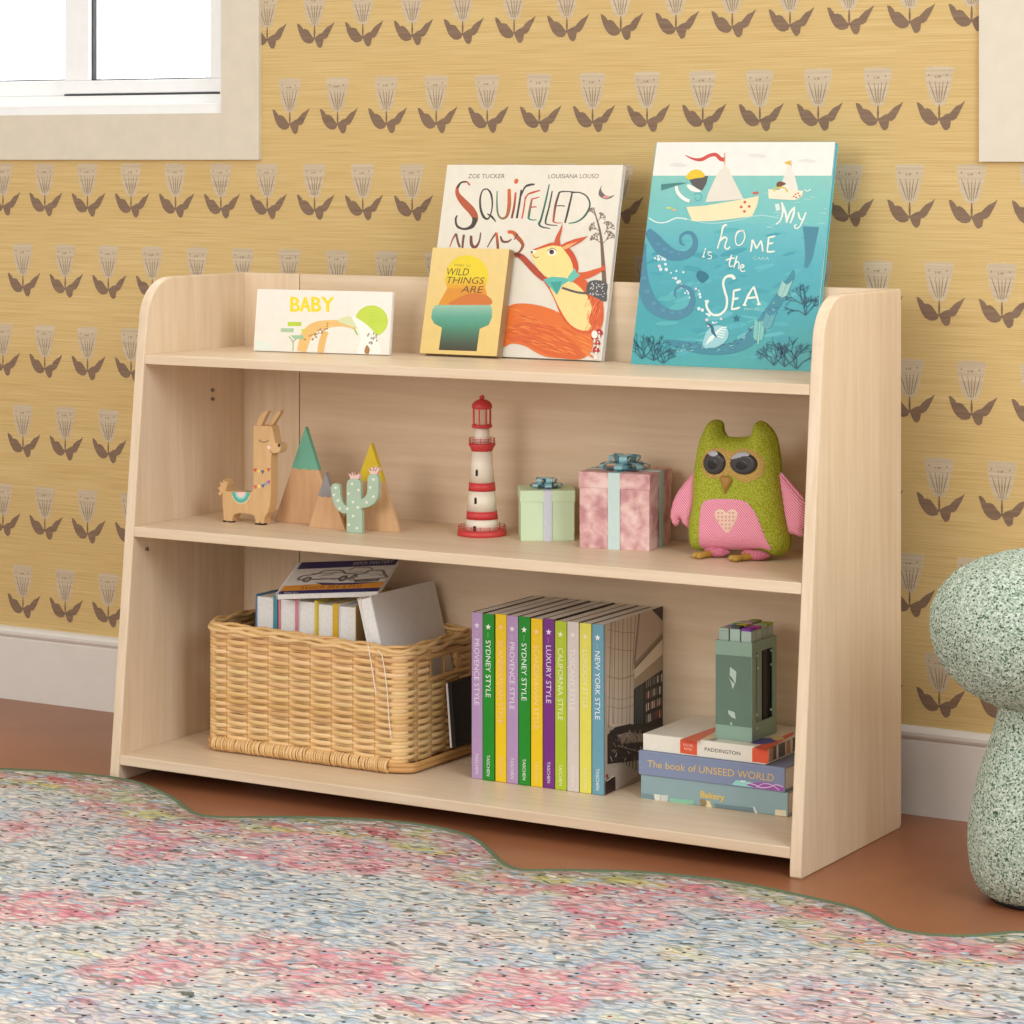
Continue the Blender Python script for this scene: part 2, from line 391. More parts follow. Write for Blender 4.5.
def inside(p, poly):
    x, y = p; c = False; n = len(poly)
    for i in range(n):
        x1, y1 = poly[i]; x2, y2 = poly[i - 1]
        if (y1 > y) != (y2 > y) and x < (x2 - x1) * (y - y1) / (y2 - y1) + x1: c = not c
    return c
def edist(p, poly):
    best = 9e9; n = len(poly); x, y = p
    for i in range(n):
        x1, y1 = poly[i]; x2, y2 = poly[(i + 1) % n]; dx, dy = x2 - x1, y2 - y1; l = dx * dx + dy * dy or 1e-12
        t = max(0, min(1, ((x - x1) * dx + (y - y1) * dy) / l)); d = (x - x1 - t * dx) ** 2 + (y - y1 - t * dy) ** 2
        if d < best: best = d
    return math.sqrt(best)
def dome(d, R): 
    d = min(d, R); return math.sqrt(max(0, 1 - (1 - d / R) ** 2))
def cushion(outline, step, R, T):
    """points/triangles of an outline filled with a grid, and a height (0..T) that swells from its edge"""
    n = len(outline); pts = [Vector(p) for p in outline]; edges = [(i, (i + 1) % n) for i in range(n)]
    x0 = min(p[0] for p in outline); x1 = max(p[0] for p in outline); y0 = min(p[1] for p in outline); y1 = max(p[1] for p in outline)
    y = y0; row = 0
    while y < y1:
        x = x0 + (step / 2 if row % 2 else 0)
        while x < x1:
            if inside((x, y), outline) and edist((x, y), outline) > step * .35: pts.append(Vector((x, y)))
            x += step
        y += step * .87; row += 1
    # extra ring near the edge for a round rim
    r = delaunay_2d_cdt(pts, edges, [], 1, 1e-7)
    V = [(v.x, v.y) for v in r[0]]; H = [T * dome(edist(p, outline), R) if True else 0 for p in V]
    H = [h if edist(p, outline) > 1e-6 else 0 for h, p in zip(H, V)]
    return V, [list(f) for f in r[2]], H
# ================================================================== THE ROOM
def struct(mb, name, base=(0, 0, 0)):
    return mb.top(name, base, kind='structure')
WX0, WX1, WH = -2.7, 2.6, 2.5
W1 = (-2.0, atY(221, 60, -.008).x, atY(110, 114.5, -.008).z, 2.0)     # opening x0,x1,z0,z1
W2 = (atY(979, 80, -.008).x + .08, 2.05, W1[2] - .002, 2.0)
wall = MB(); T = .14
def wbox(x0, x1, z0, z1): wall.box((x0, 0, z0), (x1, T, z1), 'grasscloth_wallpaper')
wbox(WX0, WX1, -.0, W1[2]); wbox(WX0, WX1, W1[3], WH)
wbox(WX0, W1[0], W1[2], W1[3]); wbox(W1[1], W2[0], W1[2], W1[3]); wbox(W2[1], WX1, W1[2], W1[3])
# tulip print, staggered rows
rng = random.Random(3)
z_r1 = 1.061; dz = .149; x_r1 = .525; dx = .10068
def flip(ps): return [(-x, z) for x, z in ps]
HEAD = [(0, .0225), (.006, .023), (.0105, .028), (.0145, .040), (.0180, .054), (.0212, .068), (.0225, .077), (.0200, .0805), (.0165, .0790), (.012, .0815), (.0075, .0795), (.003, .0822), (-.002, .0800), (-.007, .0822), (-.012, .0795), (-.017, .0815), (-.0205, .0795), (-.0230, .076), (-.0215, .062), (-.0185, .046), (-.0145, .034), (-.009, .025), (-.004, .0228)]
LEAFL = [(0, .001), (-.003, -.0055), (-.009, -.0080), (-.016, -.0075), (-.023, -.0035), (-.028, .0025), (-.032, .0105), (-.0355, .0205), (-.0370, .0275), (-.0325, .0268), (-.0275, .0225), (-.0240, .0175), (-.0195, .0180), (-.0140, .0160), (-.0095, .0110), (-.004, .0045)]
LEAFR = [(0, .002), (.0015, -.003), (.0045, -.010), (.0085, -.0150), (.0130, -.0155), (.0170, -.0115), (.0182, -.0050), (.0190, -.0010), (.0235, -.0005), (.0280, .0030), (.0320, .0100), (.0365, .0180), (.0420, .0290), (.0350, .0240), (.0270, .0205), (.0210, .0150), (.0165, .0098), (.0110, .0085), (.0055, .0055)]
def ink(pts, X, Z, mat, y, j=.0004):
    wall.add([(X + a + rng.uniform(-j, j), y, Z + b + rng.uniform(-j, j)) for a, b in pts], [tuple(range(len(pts)))[::-1]], mat)
def bar(X, Z, a, b, w, mat, y):
    ax, az = a; bx, bz = b; d = math.hypot(bx - ax, bz - az); nx, nz = -(bz - az) / d * w / 2, (bx - ax) / d * w / 2
    ink([(ax + nx * .4, az + nz * .4), (ax * .5 + bx * .5 + nx, az * .5 + bz * .5 + nz), (bx + nx * .5, bz + nz * .5), (bx - nx * .5, bz - nz * .5), (ax * .5 + bx * .5 - nx, az * .5 + bz * .5 - nz), (ax - nx * .4, az - nz * .4)], X, Z, mat, y, .0001)
def blocked(x, z):
    for w in (W1, W2):
        if w[0] - .05 < x < w[1] + .05 and w[2] - .09 < z < w[3] + .09: return True
    return False
for r in range(-14, 12):
    z = z_r1 + r * dz
    if z < .12 or z > WH - .1: continue
    sh = 0 if r % 2 == 0 else .52
    for k in range(-40, 25):
        x = x_r1 + (k + sh) * dx
        if x < WX0 + .05 or x > WX1 - .05 or blocked(x, z): continue
        ink([(a * 1.08, .052 + (b - .052) * 1.04) for a, b in HEAD], x, z, 'tulip_rim_ink', -.00012)
        ink(HEAD, x, z, 'tulip_petal_ink', -.00024)
        bar(x, z, (0, .0235), (0, -.001), .0036, 'tulip_leaf_ink', -.0003)
        ink(LEAFL, x, z, 'tulip_leaf_ink', -.00036); ink(LEAFR, x, z, 'tulip_leaf_ink', -.00040)
        for a, b in (((-.0165, .060), (-.0045, .027)), ((-.0065, .059), (-.0018, .026)), ((.0002, .057), (.0002, .026)), ((.0065, .059), (.0025, .026)), ((.0145, .060), (.0060, .029))):
            bar(x, z, a, b, .0021, 'tulip_line_ink', -.00036)
        for a, b in ((-.0165, .0670), (-.0055, .0640), (-.0010, .0640), (.0015, .0645), (.0125, .0665)):
            bar(x, z, (a, b), (a, b + .0035), .0022, 'tulip_line_ink', -.00036)
struct(wall, 'wall_back')
fl = MB(); fl.box((-3.2, -5.2, -.05), (3.4, .0, 0), 'terracotta_floor'); struct(fl, 'floor')
bb = MB()
prof = [(0, 0), (-.011, 0), (-.011, .112), (-.009, .1155), (-.013, .118), (-.015, .122), (-.015, .127), (-.012, .1315), (-.006, .134), (0, .1345)]
n = len(prof)
bb.add([(WX0, y, z) for y, z in prof] + [(WX1, y, z) for y, z in prof], [(i, (i + 1) % n, (i + 1) % n + n, i + n) for i in range(n)] + [tuple(range(n)), tuple(range(n, 2 * n))], 'baseboard_white')
struct(bb, 'baseboard_back')

def window(name, W, tr):
    x0, x1, z0, z1 = W; tb = z0 - 1.0005 if W is W1 else z0 - .9975
    t = MB()
    # flat casing around the opening, butt-jointed
    t.box((x0 - tr, -.008, z0 - tb), (x1 + tr, 0.0, z0), 'trim_cream')
    t.box((x0 - tr, -.008, z1), (x1 + tr, 0.0, z1 + .08), 'trim_cream')
    t.box((x0 - tr, -.008, z0), (x0, 0.0, z1), 'trim_cream')
    t.box((x1, -.008, z0), (x1 + tr, 0.0, z1), 'trim_cream')
    root = t.top(name, (x0, 0, z0 - tb), kind='structure'); root['_o'] = (x0, 0, z0 - tb)
    f = MB(); w = .018; D0, D1 = .0, .13
    f.box((x0, D0, z0), (x1, D1, z0 + w), 'window_white', bev=.001); f.box((x0, D0, z1 - w), (x1, D1, z1), 'window_white')
    f.box((x0, D0, z0 + w), (x0 + .008, D1, z1 - w), 'window_white'); f.box((x1 - .008, D0, z0 + w), (x1, D1, z1 - w), 'window_white')
    f.box((x0 + .008, .030, z0 + w), (x1 - .008, .034, z0 + w + .012), 'window_white')
    f.build('window_frame', root)
    xm = (x0 + x1) / 2 if x0 > 0 else atY(64.5, 60, .036).x
    def sash(a, b, y, zb, zt, L=.04, R=.02, B=.022):
        s = MB()
        s.box((a, y, zb), (b, y + .026, zb + B), 'window_white', bev=.002); s.box((a, y, zt - B), (b, y + .026, zt), 'window_white', bev=.002)
        s.box((a, y, zb + B), (a + L, y + .026, zt - B), 'window_white', bev=.002); s.box((b - R, y, zb + B), (b, y + .026, zt - B), 'window_white', bev=.002)
        so = s.build('sash', root)
        g = MB()
        g.box((a + L, y + .008, zb + B), (a + L + .0035, y + .018, zt - B), 'rubber'); g.box((b - R - .003, y + .008, zb + B), (b - R, y + .018, zt - B), 'rubber')
        g.box((a + L, y + .008, zb + B), (b - R, y + .018, zb + B + .0025), 'rubber'); g.build('gasket', so)
        p = MB(); p.box((a + L, y + .011, zb + B), (b - R, y + .014, zt - B), 'window_glass'); p.build('glass_pane', so)
        k = MB(); k.box((a, y - .001, zb - .003), (b, y + .024, zb), 'rubber'); k.build('seal', so)
    q = lambda px_, py_, Y_: atY(px_, py_, Y_)
    za, zg = q(150, 93, .036).z, q(150, 79.5, .036).z; la = (q(89, 60, .036).x - q(64.5, 60, .036).x)
    f2 = MB(); f2.box((x0 + .008, .034, z0 + w), (x1 - .008, D1, za - .0035), 'window_white', bev=.001); f2.build('sill_riser', root)
    sash(xm, x1 - .004, .036, za, z1 - .02, la, (W1[1] - .004 - q(209.5, 60, .036).x), zg - za)
    sash(x0 + .008, xm + .04, .070, za - .003, z1 - .02, .03, .05, q(30, 81, .070).z - za + .003)
window('window_1', W1, atY(258.8, 60, -.008).x - W1[1]); window('window_2', W2, .08)

# ================================================================== THE RUG
edge = [(-1.75, -.98), (-1.5, -.80), (-1.25, -.70), (-1.02, -.60), (-.90, -.545)]
for x, y in [(0, 769), (60, 772), (128, 780), (170, 796), (205, 816), (300, 817), (400, 822), (470, 836), (510, 867), (560, 870), (640, 872), (720, 880), (790, 893), (860, 910), (900, 930), (960, 936), (1023, 932)]:
    p = atZ(x, y, .009); edge.append((p.x, min(p.y, -.462)))
edge += [(1.08, -.535), (1.22, -.52), (1.36, -.56), (1.50, -.66), (1.60, -.80), (1.78, -.86), (1.9, -1.0), (1.95, -1.2), (1.9, -1.4), (1.98, -1.6), (1.9, -1.9), (1.6, -2.2), (1.3, -2.25), (1.0, -2.4), (.6, -2.36), (.2, -2.5), (-.2, -2.38), (-.6, -2.42), (-1.0, -2.25), (-1.4, -2.2), (-1.7, -1.95), (-1.8, -1.6), (-1.95, -1.3)]
def smooth_edge(e, n=3):
    return cspline(e, n)
E_ = smooth_edge(edge, 4)
RC = (.1, -1.45)
step = .022; pts = [Vector(p) for p in E_]; nE = len(E_)
y = -2.55
while y < -.4:
    x = -2.0
    while x < 2.1:
        jx, jy = x + random.uniform(-.003, .003), y + random.uniform(-.003, .003)
        if inside((jx, jy), E_) and edist((jx, jy), E_) > .012: pts.append(Vector((jx, jy)))
        x += step
    y += step
rr = delaunay_2d_cdt(pts, [(i, (i + 1) % nE) for i in range(nE)], [], 1, 1e-7)
PINKS = []
for x, y, rx, ry, k in [(150, 848, .10, .10, 1), (265, 845, .09, .07, .6), (320, 856, .15, .10, 1), (55, 910, .14, .09, 1), (155, 965, .10, .12, .95), (285, 950, .09, .07, .9), (350, 978, .12, .11, .95), (440, 865, .12, .06, .8), (620, 915, .12, .09, 1), (620, 990, .05, .05, .2), (530, 990, .10, .10, 1), (590, 987, .08, .10, .9), (510, 987, .06, .1, 1), (830, 1005, .15, .10, .6), (690, 900, .16, .05, .8), (730, 905, .10, .05, .7), (430, 940, .14, .08, .45), (770, 985, .2, .06, .35), (0, 830, .1, .06, .8), (70, 815, .12, .05, .6), (920, 942, .14, .05, .9), (440, 1010, .2, .06, .4), (100, 1015, .1, .06, .5), (900, 1000, .2, .05, .45), (480, 845, .1, .04, .9), (215, 830, .1, .03, .8), (250, 790, .05, .03, .7), (950, 950, .1, .03, .7)]:
    p = atZ(x, y, .01); PINKS.append((p.x, p.y, rx * .9, ry * 1.1, k))
rng = random.Random(11)
for i in range(34): PINKS.append((rng.uniform(-1.8, 1.8), rng.uniform(-2.3, -1.6), rng.uniform(.08, .15), rng.uniform(.07, .12), rng.uniform(.5, 1)))
def rugcol(x, y):
    b = noise.noise(Vector((x * 3, y * 3, 0))); b2 = noise.noise(Vector((x * 7, y * 9, 5)))
    w1 = noise.noise(Vector((x * 11, y * 14, 9))); 
    base = Vector((182, 190, 196)) if b > 0 else Vector((204, 199, 190))
    base = base.lerp(Vector((160, 180, 198)), max(0, min(1, b * 2.2))); a = .45
    if b2 > .3: base = Vector((212, 190, 176)); a = .6
    if b2 < -.42: base = Vector((214, 206, 150)); a = .6
    d = edist((x, y), E_)
    if d < .17:
        t = 1 - d / .17; q = noise.noise(Vector((x * 9, y * 22, 3)))
        if t > .18:
            base = Vector((182, 178, 140)) if q > .0 else Vector((206, 150, 134))
            if q > .28: base = Vector((200, 186, 96))
            if q < -.22: base = Vector((208, 104, 108))
            a = .7 + .25 * t
            if t > .75: base = base.lerp(Vector((120, 122, 86)), .5); a = .8
    for px_, py_, rx, ry, k in PINKS:
        e = math.hypot((x - px_) / rx, (y - py_) / ry) + w1 * .8
        if e < 1.0:
            s = min(1, (1.0 - e) * 5) * k
            pk = Vector((208, 128, 138)) if noise.noise(Vector((x * 18, y * 18, 2))) > .05 else Vector((220, 166, 164))
            base = base.lerp(pk, s); a = max(a, .92 * s)
    return lin(tuple(base))[:3] + (a,)
rug = MB(); vs = []; cs = []
for v in rr[0]:
    d = edist((v.x, v.y), E_); vs.append((v.x, v.y, .0105 if d > .004 else .008)); cs.append(rugcol(v.x, v.y))
rug.add(vs, [tuple(f) for f in rr[2]], 'tufted_rug', cs, True)
rug.s = [True] * len(rug.s)
root = thing('area_rug', (RC[0], RC[1], 0), 'wavy-edged multicoloured pastel tufted rug with pink flowers on the floor', 'rug', )
rug.build('pile', root)
bd = MB(); bd.tube([(x, y, .0062) for x, y in E_], .0046, 'rug_binding', closed=True, n=8); bd.build('edge_binding', root)
bk = MB(); bk.add([(x, y, .0008) for x, y in E_], [tuple(range(nE))], 'rug_binding'); bk.build('backing', root)

# ================================================================== MUSHROOM STOOL
c = atZ(1045, 899, 0)
dist = (c - CAM).dot(FW); ppm = FPX / dist
def zpx(y): return 1.0 - (y - HY) / ppm
zt, zc, zb = zpx(550) , zpx(625), zpx(710)
Rc = 113.5 / ppm; Rn = 46 / ppm; Rb = 77 / ppm
st = thing('mushroom_stool', (c.x, c.y, 0), 'sage green boucle mushroom-shaped stool standing right of the bookcase', 'stool')
def fuzzy(mb, prof, n, amp, fr):
    k = len(mb.v); mb.lathe(prof, (c.x, c.y, 0), 'boucle_sage', n=n)
    for i in range(k, len(mb.v)):
        v = mb.v[i]; q = Vector((v.x, v.y, v.z)); h = noise.noise(q * fr) * amp + noise.noise(q * fr * 2.3) * amp * .6 + noise.noise(q * 9) * .003
        d = Vector((v.x - c.x, v.y - c.y, (v.z - zc) * .8)); 
        if d.length > 1e-4: mb.v[i] = v + d.normalized() * h
m = MB(); pr = []
for i in range(111):
    a = -PI / 2 + PI * i / 110; s_, co = math.sin(a), math.cos(a)
    rr_ = Rc * (abs(co) ** .9) ; hh = (zt - zc) if s_ > 0 else (zc - zb)
    pr.append((max(rr_, .0005), zc + hh * (abs(s_) ** 1.0) * (1 if s_ > 0 else -1)))
fuzzy(m, pr, 300, .0022, 150); m.build('seat', st)
m = MB(); pr = [(.0005, .004)]
H = zb + .03
ctrl = [(.0005, .004), (Rb * .55, .004), (Rb * .80, .010), (Rb * .95, .035), (Rb * 1.0, .075), (Rb * .97, .115), (Rb * .86, .165), (Rb * .74, .205), (Rb * .65, .235), (Rn * 1.0, zb + .004), (Rn * .98, zb + .03)]
fuzzy(m, [(max(a, .0005), b) for a, b in spline(ctrl, 9)], 230, .002, 150); m.build('stem', st)
m = MB(); m.lathe([(.0005, 0), (Rb * .7, 0), (Rb * .72, .006), (.0005, .006)], (c.x, c.y, 0), 'black_gap'); m.build('foot_pad', st)

# ================================================================== BOOKCASE
XL, XR, TH = -.600, .586, .018
def yf(z): return -.4525 + .1 * z
YB = -.110           # front face of the back panel
shelfcase = thing('bookcase', ((XL + XR) / 2, -.26, 0), 'low pale birch three-shelf bookcase with sloping sides standing against patterned wall', 'bookcase')
def side(x0):
    pts = [(-.100, 0.0), (-.095, .007), (-.095, .803), (-.099, .807)]
    R0 = .072; zc_ = .807 - R0; yc_ = yf(zc_) + R0 + .002
    for i in range(13):
        a = PI / 2 + (PI / 2) * i / 12 
        pts.append((yc_ + R0 * math.cos(a) * (1.0), zc_ + R0 * math.sin(a)))
    pts += [(yf(.70), .70), (yf(.012) , .012), (yf(0) + .001, .003), (yf(0) + .004, 0)]
    m = MB(); m.prism([(x0, y, z) for y, z in pts], (TH, 0, 0), 'birch_upright', bev=.0022); m.build('side_panel', shelfcase)
side(XL - TH); side(XR)
def board(z0, z1):
    m = MB(); y0 = yf((z0 + z1) / 2) + .0015
    m.box((XL, y0, z0), (XR, YB, z1), 'birch_long', bev=.0012); m.build('shelf', shelfcase)
board(.0262, .042); board(.3895, .406); board(.6675, .6825)
m = MB(); m.box((-.484, YB, .030), (XR, YB + .015, .807), 'birch_long', bev=.0008); m.build('back_panel', shelfcase)
m = MB(); m.box((XL, YB - .001, .030), (-.4855, YB + .015, .807), 'birch_upright', bev=.0012); m.build('back_stile', shelfcase)
for (px, py) in ((146, 549), (212, 390), (212, 399)):
    p = atX(px, py, XL)
    m = MB(); m.tube([(XL, p.y, p.z), (XL + .004, p.y, p.z)], .003, 'metal', n=12); m.build('screw', shelfcase)
for z in (.385, .385):
    pass
# ================================================================== TOP SHELF
Z1, Z2, Z3 = .042, .406, .6825
def leaning_book(name, label, yb, slope, bl, br, tl, tr, t, cover, spinec, draw, group=None, hard=.0018, spine_side=-1):
    """cover corners measured on the leaning plane; t = thickness"""
    al = math.atan(slope); zb = Z3 + t * math.sin(al) + .0002
    pl = Plane((0, yb, zb), (1, 0, 0), (0, slope, 1)); V = Vector((0, math.sin(al), math.cos(al))); Nn = pl.N
    x0 = pl.pt(*bl).x; x1 = pl.pt(*br).x; h = ((pl.pt(*tl) + pl.pt(*tr)) / 2 - Vector((0, yb, zb))).dot(V)
    x0 = (x0 + pl.pt(*tl).x) / 2; x1 = (x1 + pl.pt(*tr).x) / 2
    O = Vector((x0, yb, zb)); X = Vector((x1 - x0, 0, 0)); B = -Nn
    root = thing(name, tuple(O + X / 2), label, 'book', group)
    m = MB(); m.obox(O, X, V * h, B * hard, 'gloss_print', cover, .0004, 1)
    a = Art(m, pl, 'gloss_print'); a.corners = [(O + V * h), (O + V * h + X), O + X, O]
    a.bound_on = True; draw(a); m.build('front_cover', root)
    m = MB(); m.obox(O + B * (t - hard), X, V * h, B * hard, 'gloss_print', spinec, .0004, 1); m.build('back_cover', root)
    m = MB()
    xs = O if spine_side < 0 else O + X * (1 - hard / X.length)
    m.obox(xs + B * hard, X.normalized() * hard, V * h, B * (t - 2 * hard), 'gloss_print', spinec); m.build('spine', root)
    m = MB(); m.obox(O + B * hard + X.normalized() * .002 + V * .003, X - X.normalized() * .0055, V * (h - .006), B * (t - 2 * hard), 'page_edges'); m.build('pages', root)
    return root

def quad(a, c0, c1=None):
    """fill the whole cover with a printed gradient"""
    vs = []; cs = []; TL, TR, BR, BL = a.corners; k = a.p.N * .0001; n = 10; c1 = c1 or c0
    for i in range(n + 1):
        t = i / n; vs += [TL.lerp(BL, t) + k, TR.lerp(BR, t) + k]; c = tuple(p * (1 - t) + q * t for p, q in zip(c0, c1)); cs += [c, c]
    a.mb.add(vs, [(2 * i, 2 * i + 1, 2 * i + 3, 2 * i + 2) for i in range(n)], a.mat, cs)

# ---- the sea book (drawing units = close-up x,y / 3.7926 + (600,120))
def sea(a):
    a.ox, a.oy, a.sc = 600, 120, 3.7926; a.bound()
    rng = random.Random(5)
    quad(a, (104, 184, 186), (72, 162, 166))
    TL = (217, 85); TR = (893, 85)
    a.poly([(217, 84), (893, 84), (880, 211), (200, 211)], (240, 232, 222))
    a.grad([(200, 211), (880, 211), (865, 400), (181, 380)], (132, 196, 184), (112, 188, 186), 4)
    a.grad([(181, 380), (865, 400), (838, 560), (158, 560)], (108, 184, 188), (76, 166, 178), 5)
    a.grad([(158, 560), (838, 560), (822, 760), (138, 760)], (76, 166, 178), (66, 160, 168), 4)
    a.grad([(138, 760), (822, 760), (805, 954), (118, 925)], (66, 160, 168), (72, 164, 166), 4)
    # paler and darker washes of paint
    for i in range(110):
        v = rng.uniform(420, 900); u = rng.uniform(170, 830) - (v - 400) * .08; r = rng.uniform(15, 55)
        t = rng.choice([(92, 178, 186), (78, 168, 180), (62, 154, 168), (84, 174, 178)])
        if 160 < u - r - 10 and u + r < 815 - (v - 400) * .1: a.disc(u, v, r, r * rng.uniform(.12, .3), t, rot=rng.uniform(-.5, .3))
    for u, v in ((300, 170), (600, 135), (790, 155)): a.poly([(u - 40, v), (u - 5, v - 8), (u + 32, v + 3), (u + 4, v + 8)], (222, 218, 210), True)
    a.line([(186, 372), (215, 388), (250, 388), (290, 372), (330, 376)], 5, (214, 232, 226))
    a.line([(330, 376), (420, 392), (520, 380), (600, 362), (680, 372)], 4, (160, 212, 208))
    for i in range(26):
        u, v = rng.uniform(560, 860), rng.uniform(225, 410); a.line([(u, v), (u + rng.uniform(8, 30), v + rng.uniform(-8, 6))], 2, (170, 212, 204), False)
    # pennant, mast
    a.line([(324, 134), (355, 148), (385, 150), (415, 135), (440, 132), (458, 148), (472, 150)], [3, 8, 13, 13, 14, 15, 16], (205, 76, 66))
    a.line([(474, 124), (473, 170)], 4, (210, 150, 90), False)
    # large boat
    a.poly([(473, 168), (490, 190), (512, 235), (545, 300), (400, 312), (410, 280), (440, 215)], (226, 218, 202))
    a.poly([(328, 330), (400, 325), (545, 300), (603, 288), (598, 320), (578, 365), (480, 378), (420, 384), (350, 384), (340, 360)], (236, 222, 178), False)
    for u, v in ((550, 312), (536, 330), (566, 328), (548, 347), (585, 278), (596, 276)): a.disc(u, v, 6, 5, (206, 84, 62))
    # child with spyglass
    a.poly([(340, 245), (372, 262), (384, 270), (370, 274), (345, 268), (330, 250)], (244, 238, 226), True)
    a.poly([(336, 222), (410, 212), (404, 240), (388, 268), (372, 262), (350, 246)], (88, 84, 80))
    a.poly([(326, 218), (345, 194), (372, 188), (392, 200), (396, 216), (360, 222), (340, 226)], (230, 194, 40), True)
    a.line([(288, 246), (296, 275), (318, 298), (340, 308)], [11, 13, 13, 12], (240, 236, 226))
    a.poly([(232, 244), (300, 238), (335, 238), (300, 247), (270, 255), (233, 268)], (70, 130, 124))
    a.line([(358, 284), (372, 278), (386, 286), (380, 304), (366, 306), (362, 294)], 4, (92, 168, 176))
    a.disc(262, 334, 10, 4, (214, 206, 100)); a.disc(283, 341, 8, 4, (224, 176, 110))
    # small boat
    a.poly([(716, 170), (740, 215), (752, 262), (748, 280), (680, 268), (690, 235)], (228, 222, 208))
    a.poly([(638, 262), (700, 268), (772, 268), (766, 290), (740, 304), (690, 302), (640, 298)], (236, 224, 196))
    a.poly([(700, 160), (722, 154), (724, 172), (708, 168)], (222, 180, 60)); a.line([(725, 152), (726, 180)], 2, (200, 170, 120), False)
    a.poly([(670, 250), (672, 238), (686, 233), (706, 242), (692, 250), (676, 258)], (118, 70, 50), True); a.line([(660, 272), (668, 258), (700, 258), (712, 274)], 6, (214, 190, 60))
    for u, v in ((742, 282), (752, 278), (745, 294), (736, 290), (758, 288)): a.disc(u, v, 4, 3, (206, 84, 62))
    a.line([(776, 262), (786, 270), (800, 262)], 3, (240, 240, 236)); a.line([(672, 318), (676, 344)], 16, (214, 226, 214))
    # title, hand painted capitals
    W = (228, 232, 218)
    def S(*st, w=6): 
        for q in st: a.line(q, [w, w * 1.2, w * .8], W)
    S([(690, 312), (694, 345), (685, 380), (668, 396)], [(694, 322), (706, 360), (708, 390)], [(708, 388), (722, 350), (740, 330)], [(738, 330), (734, 360), (722, 392)], w=7)
    S([(752, 350), (758, 372), (768, 380)], [(782, 350), (770, 380), (758, 404), (744, 412), (738, 402), (746, 396)], w=6)
    S([(482, 398), (468, 405), (460, 440), (446, 488)], [(452, 462), (470, 446), (482, 452), (474, 480), (484, 490), (494, 480)], w=7)
    S([(548, 420), (524, 424), (514, 450), (520, 474), (538, 470), (550, 444), (544, 422), (530, 420)], w=6)
    S([(578, 454), (576, 476), (572, 500)], [(580, 454), (594, 488)], [(594, 488), (612, 458)], [(612, 458), (616, 480), (618, 500)], w=6)
    S([(640, 444), (638, 470), (634, 500)], [(640, 446), (654, 443), (666, 440)], [(638, 470), (648, 468), (658, 466)], [(634, 500), (648, 500), (664, 498)], w=6)
    S([(398, 496), (392, 520)], [(388, 520), (398, 519)], [(424, 502), (412, 502), (412, 512), (424, 516), (420, 526), (408, 526)], w=4); a.disc(400, 490, 3, 3, W)
    S([(500, 512), (492, 540), (494, 556), (506, 552)], [(478, 532), (496, 526), (512, 524)], [(520, 516), (514, 540), (508, 562)], [(511, 550), (520, 538), (528, 544), (526, 566)], [(532, 562), (546, 556), (540, 548), (532, 560), (538, 574), (552, 572)], w=5)
    S([(512, 604), (500, 592), (478, 596), (468, 618), (474, 650), (482, 680), (478, 715), (455, 738), (428, 738), (412, 722), (404, 700), (412, 684)], w=11)
    S([(508, 648), (506, 680), (500, 716)], [(506, 648), (522, 645), (534, 642)], [(504, 680), (516, 678), (526, 676)], [(498, 718), (516, 716), (532, 710)], w=7)
    S([(548, 700), (566, 660), (584, 632)], [(584, 632), (594, 665), (604, 698)], [(562, 676), (578, 674), (596, 672)], [(542, 702), (556, 702)], [(596, 700), (610, 698)], w=7)
    a.text('CARA', (580, 530), (642, 532), (2, -12), (170, 214, 212)); a.text('MANES', (548, 722), (604, 722), (1, -9), (170, 214, 212))
    # bubbles
    for i in range(46):
        t = rng.random(); u = 205 + t * 240 + rng.uniform(-22, 22); v = 490 + t * 290 + rng.uniform(-30, 30); r = rng.uniform(3, 7)
        a.disc(u, v, r, r, (206, 230, 230) if rng.random() > .3 else (222, 206, 220))
    # curling arms
    P_ = (72, 132, 156)
    a.line([(180, 420), (205, 450), (240, 490), (280, 512), (325, 512), (355, 490), (362, 460), (350, 432), (325, 428), (306, 444), (308, 468), (322, 474)], [26, 44, 52, 42, 30, 24, 18, 14, 11, 9, 8, 5], P_)
    a.line([(172, 470), (162, 540), (164, 620), (190, 690), (235, 728), (290, 740), (335, 722), (352, 680), (342, 645), (312, 630), (290, 640), (284, 662), (292, 674)], [8, 26, 44, 50, 44, 36, 28, 20, 16, 12, 10, 8, 5], P_)
    for u, v, r in ((222, 470, 7), (246, 490, 9), (272, 502, 7), (300, 508, 6), (168, 600, 8), (180, 650, 10), (205, 695, 10), (240, 722, 9), (275, 732, 7), (305, 730, 6)): a.disc(u, v, r, r * .8, (84, 144, 166))
    # big fish-like arm along the lower right
    a.line([(800, 405), (798, 450), (792, 520), (780, 560)], [60, 46, 26, 12], (64, 130, 148))
    a.line([(240, 838), (300, 850), (380, 868), (470, 870), (540, 850), (600, 800), (640, 740), (690, 660), (725, 600), (735, 570)], [10, 28, 36, 38, 44, 52, 46, 34, 22, 8], (58, 132, 150))
    for i in range(70):
        t = rng.random(); u = 270 + t * 420; v = 862 - max(0, t - .55) * 420 + rng.uniform(-16, 16); a.line([(u, v), (u + rng.uniform(4, 14), v + rng.uniform(-7, 7))], 3, rng.choice([(96, 160, 172), (30, 86, 112), (150, 192, 192), (70, 84, 110)]), False)
    def weed(u, v, h, lean, c, c2):
        a.line([(u, v), (u + lean * .5, v - h * .5), (u + lean, v - h)], [3, 3, 1.5], c)
        for k in range(9):
            t = .15 + .8 * k / 9; uu, vv = u + lean * t, v - h * t
            for sgn in (-1, 1): a.line([(uu, vv), (uu + sgn * 12, vv - 7), (uu + sgn * 20, vv - 20)], [3, 7, 1], c2)
    weed(600, 850, 90, 8, (200, 220, 190), (120, 190, 180)); weed(690, 680, 60, 24, (120, 180, 176), (150, 196, 186)); weed(632, 800, 60, 20, (150, 190, 170), (90, 160, 170))
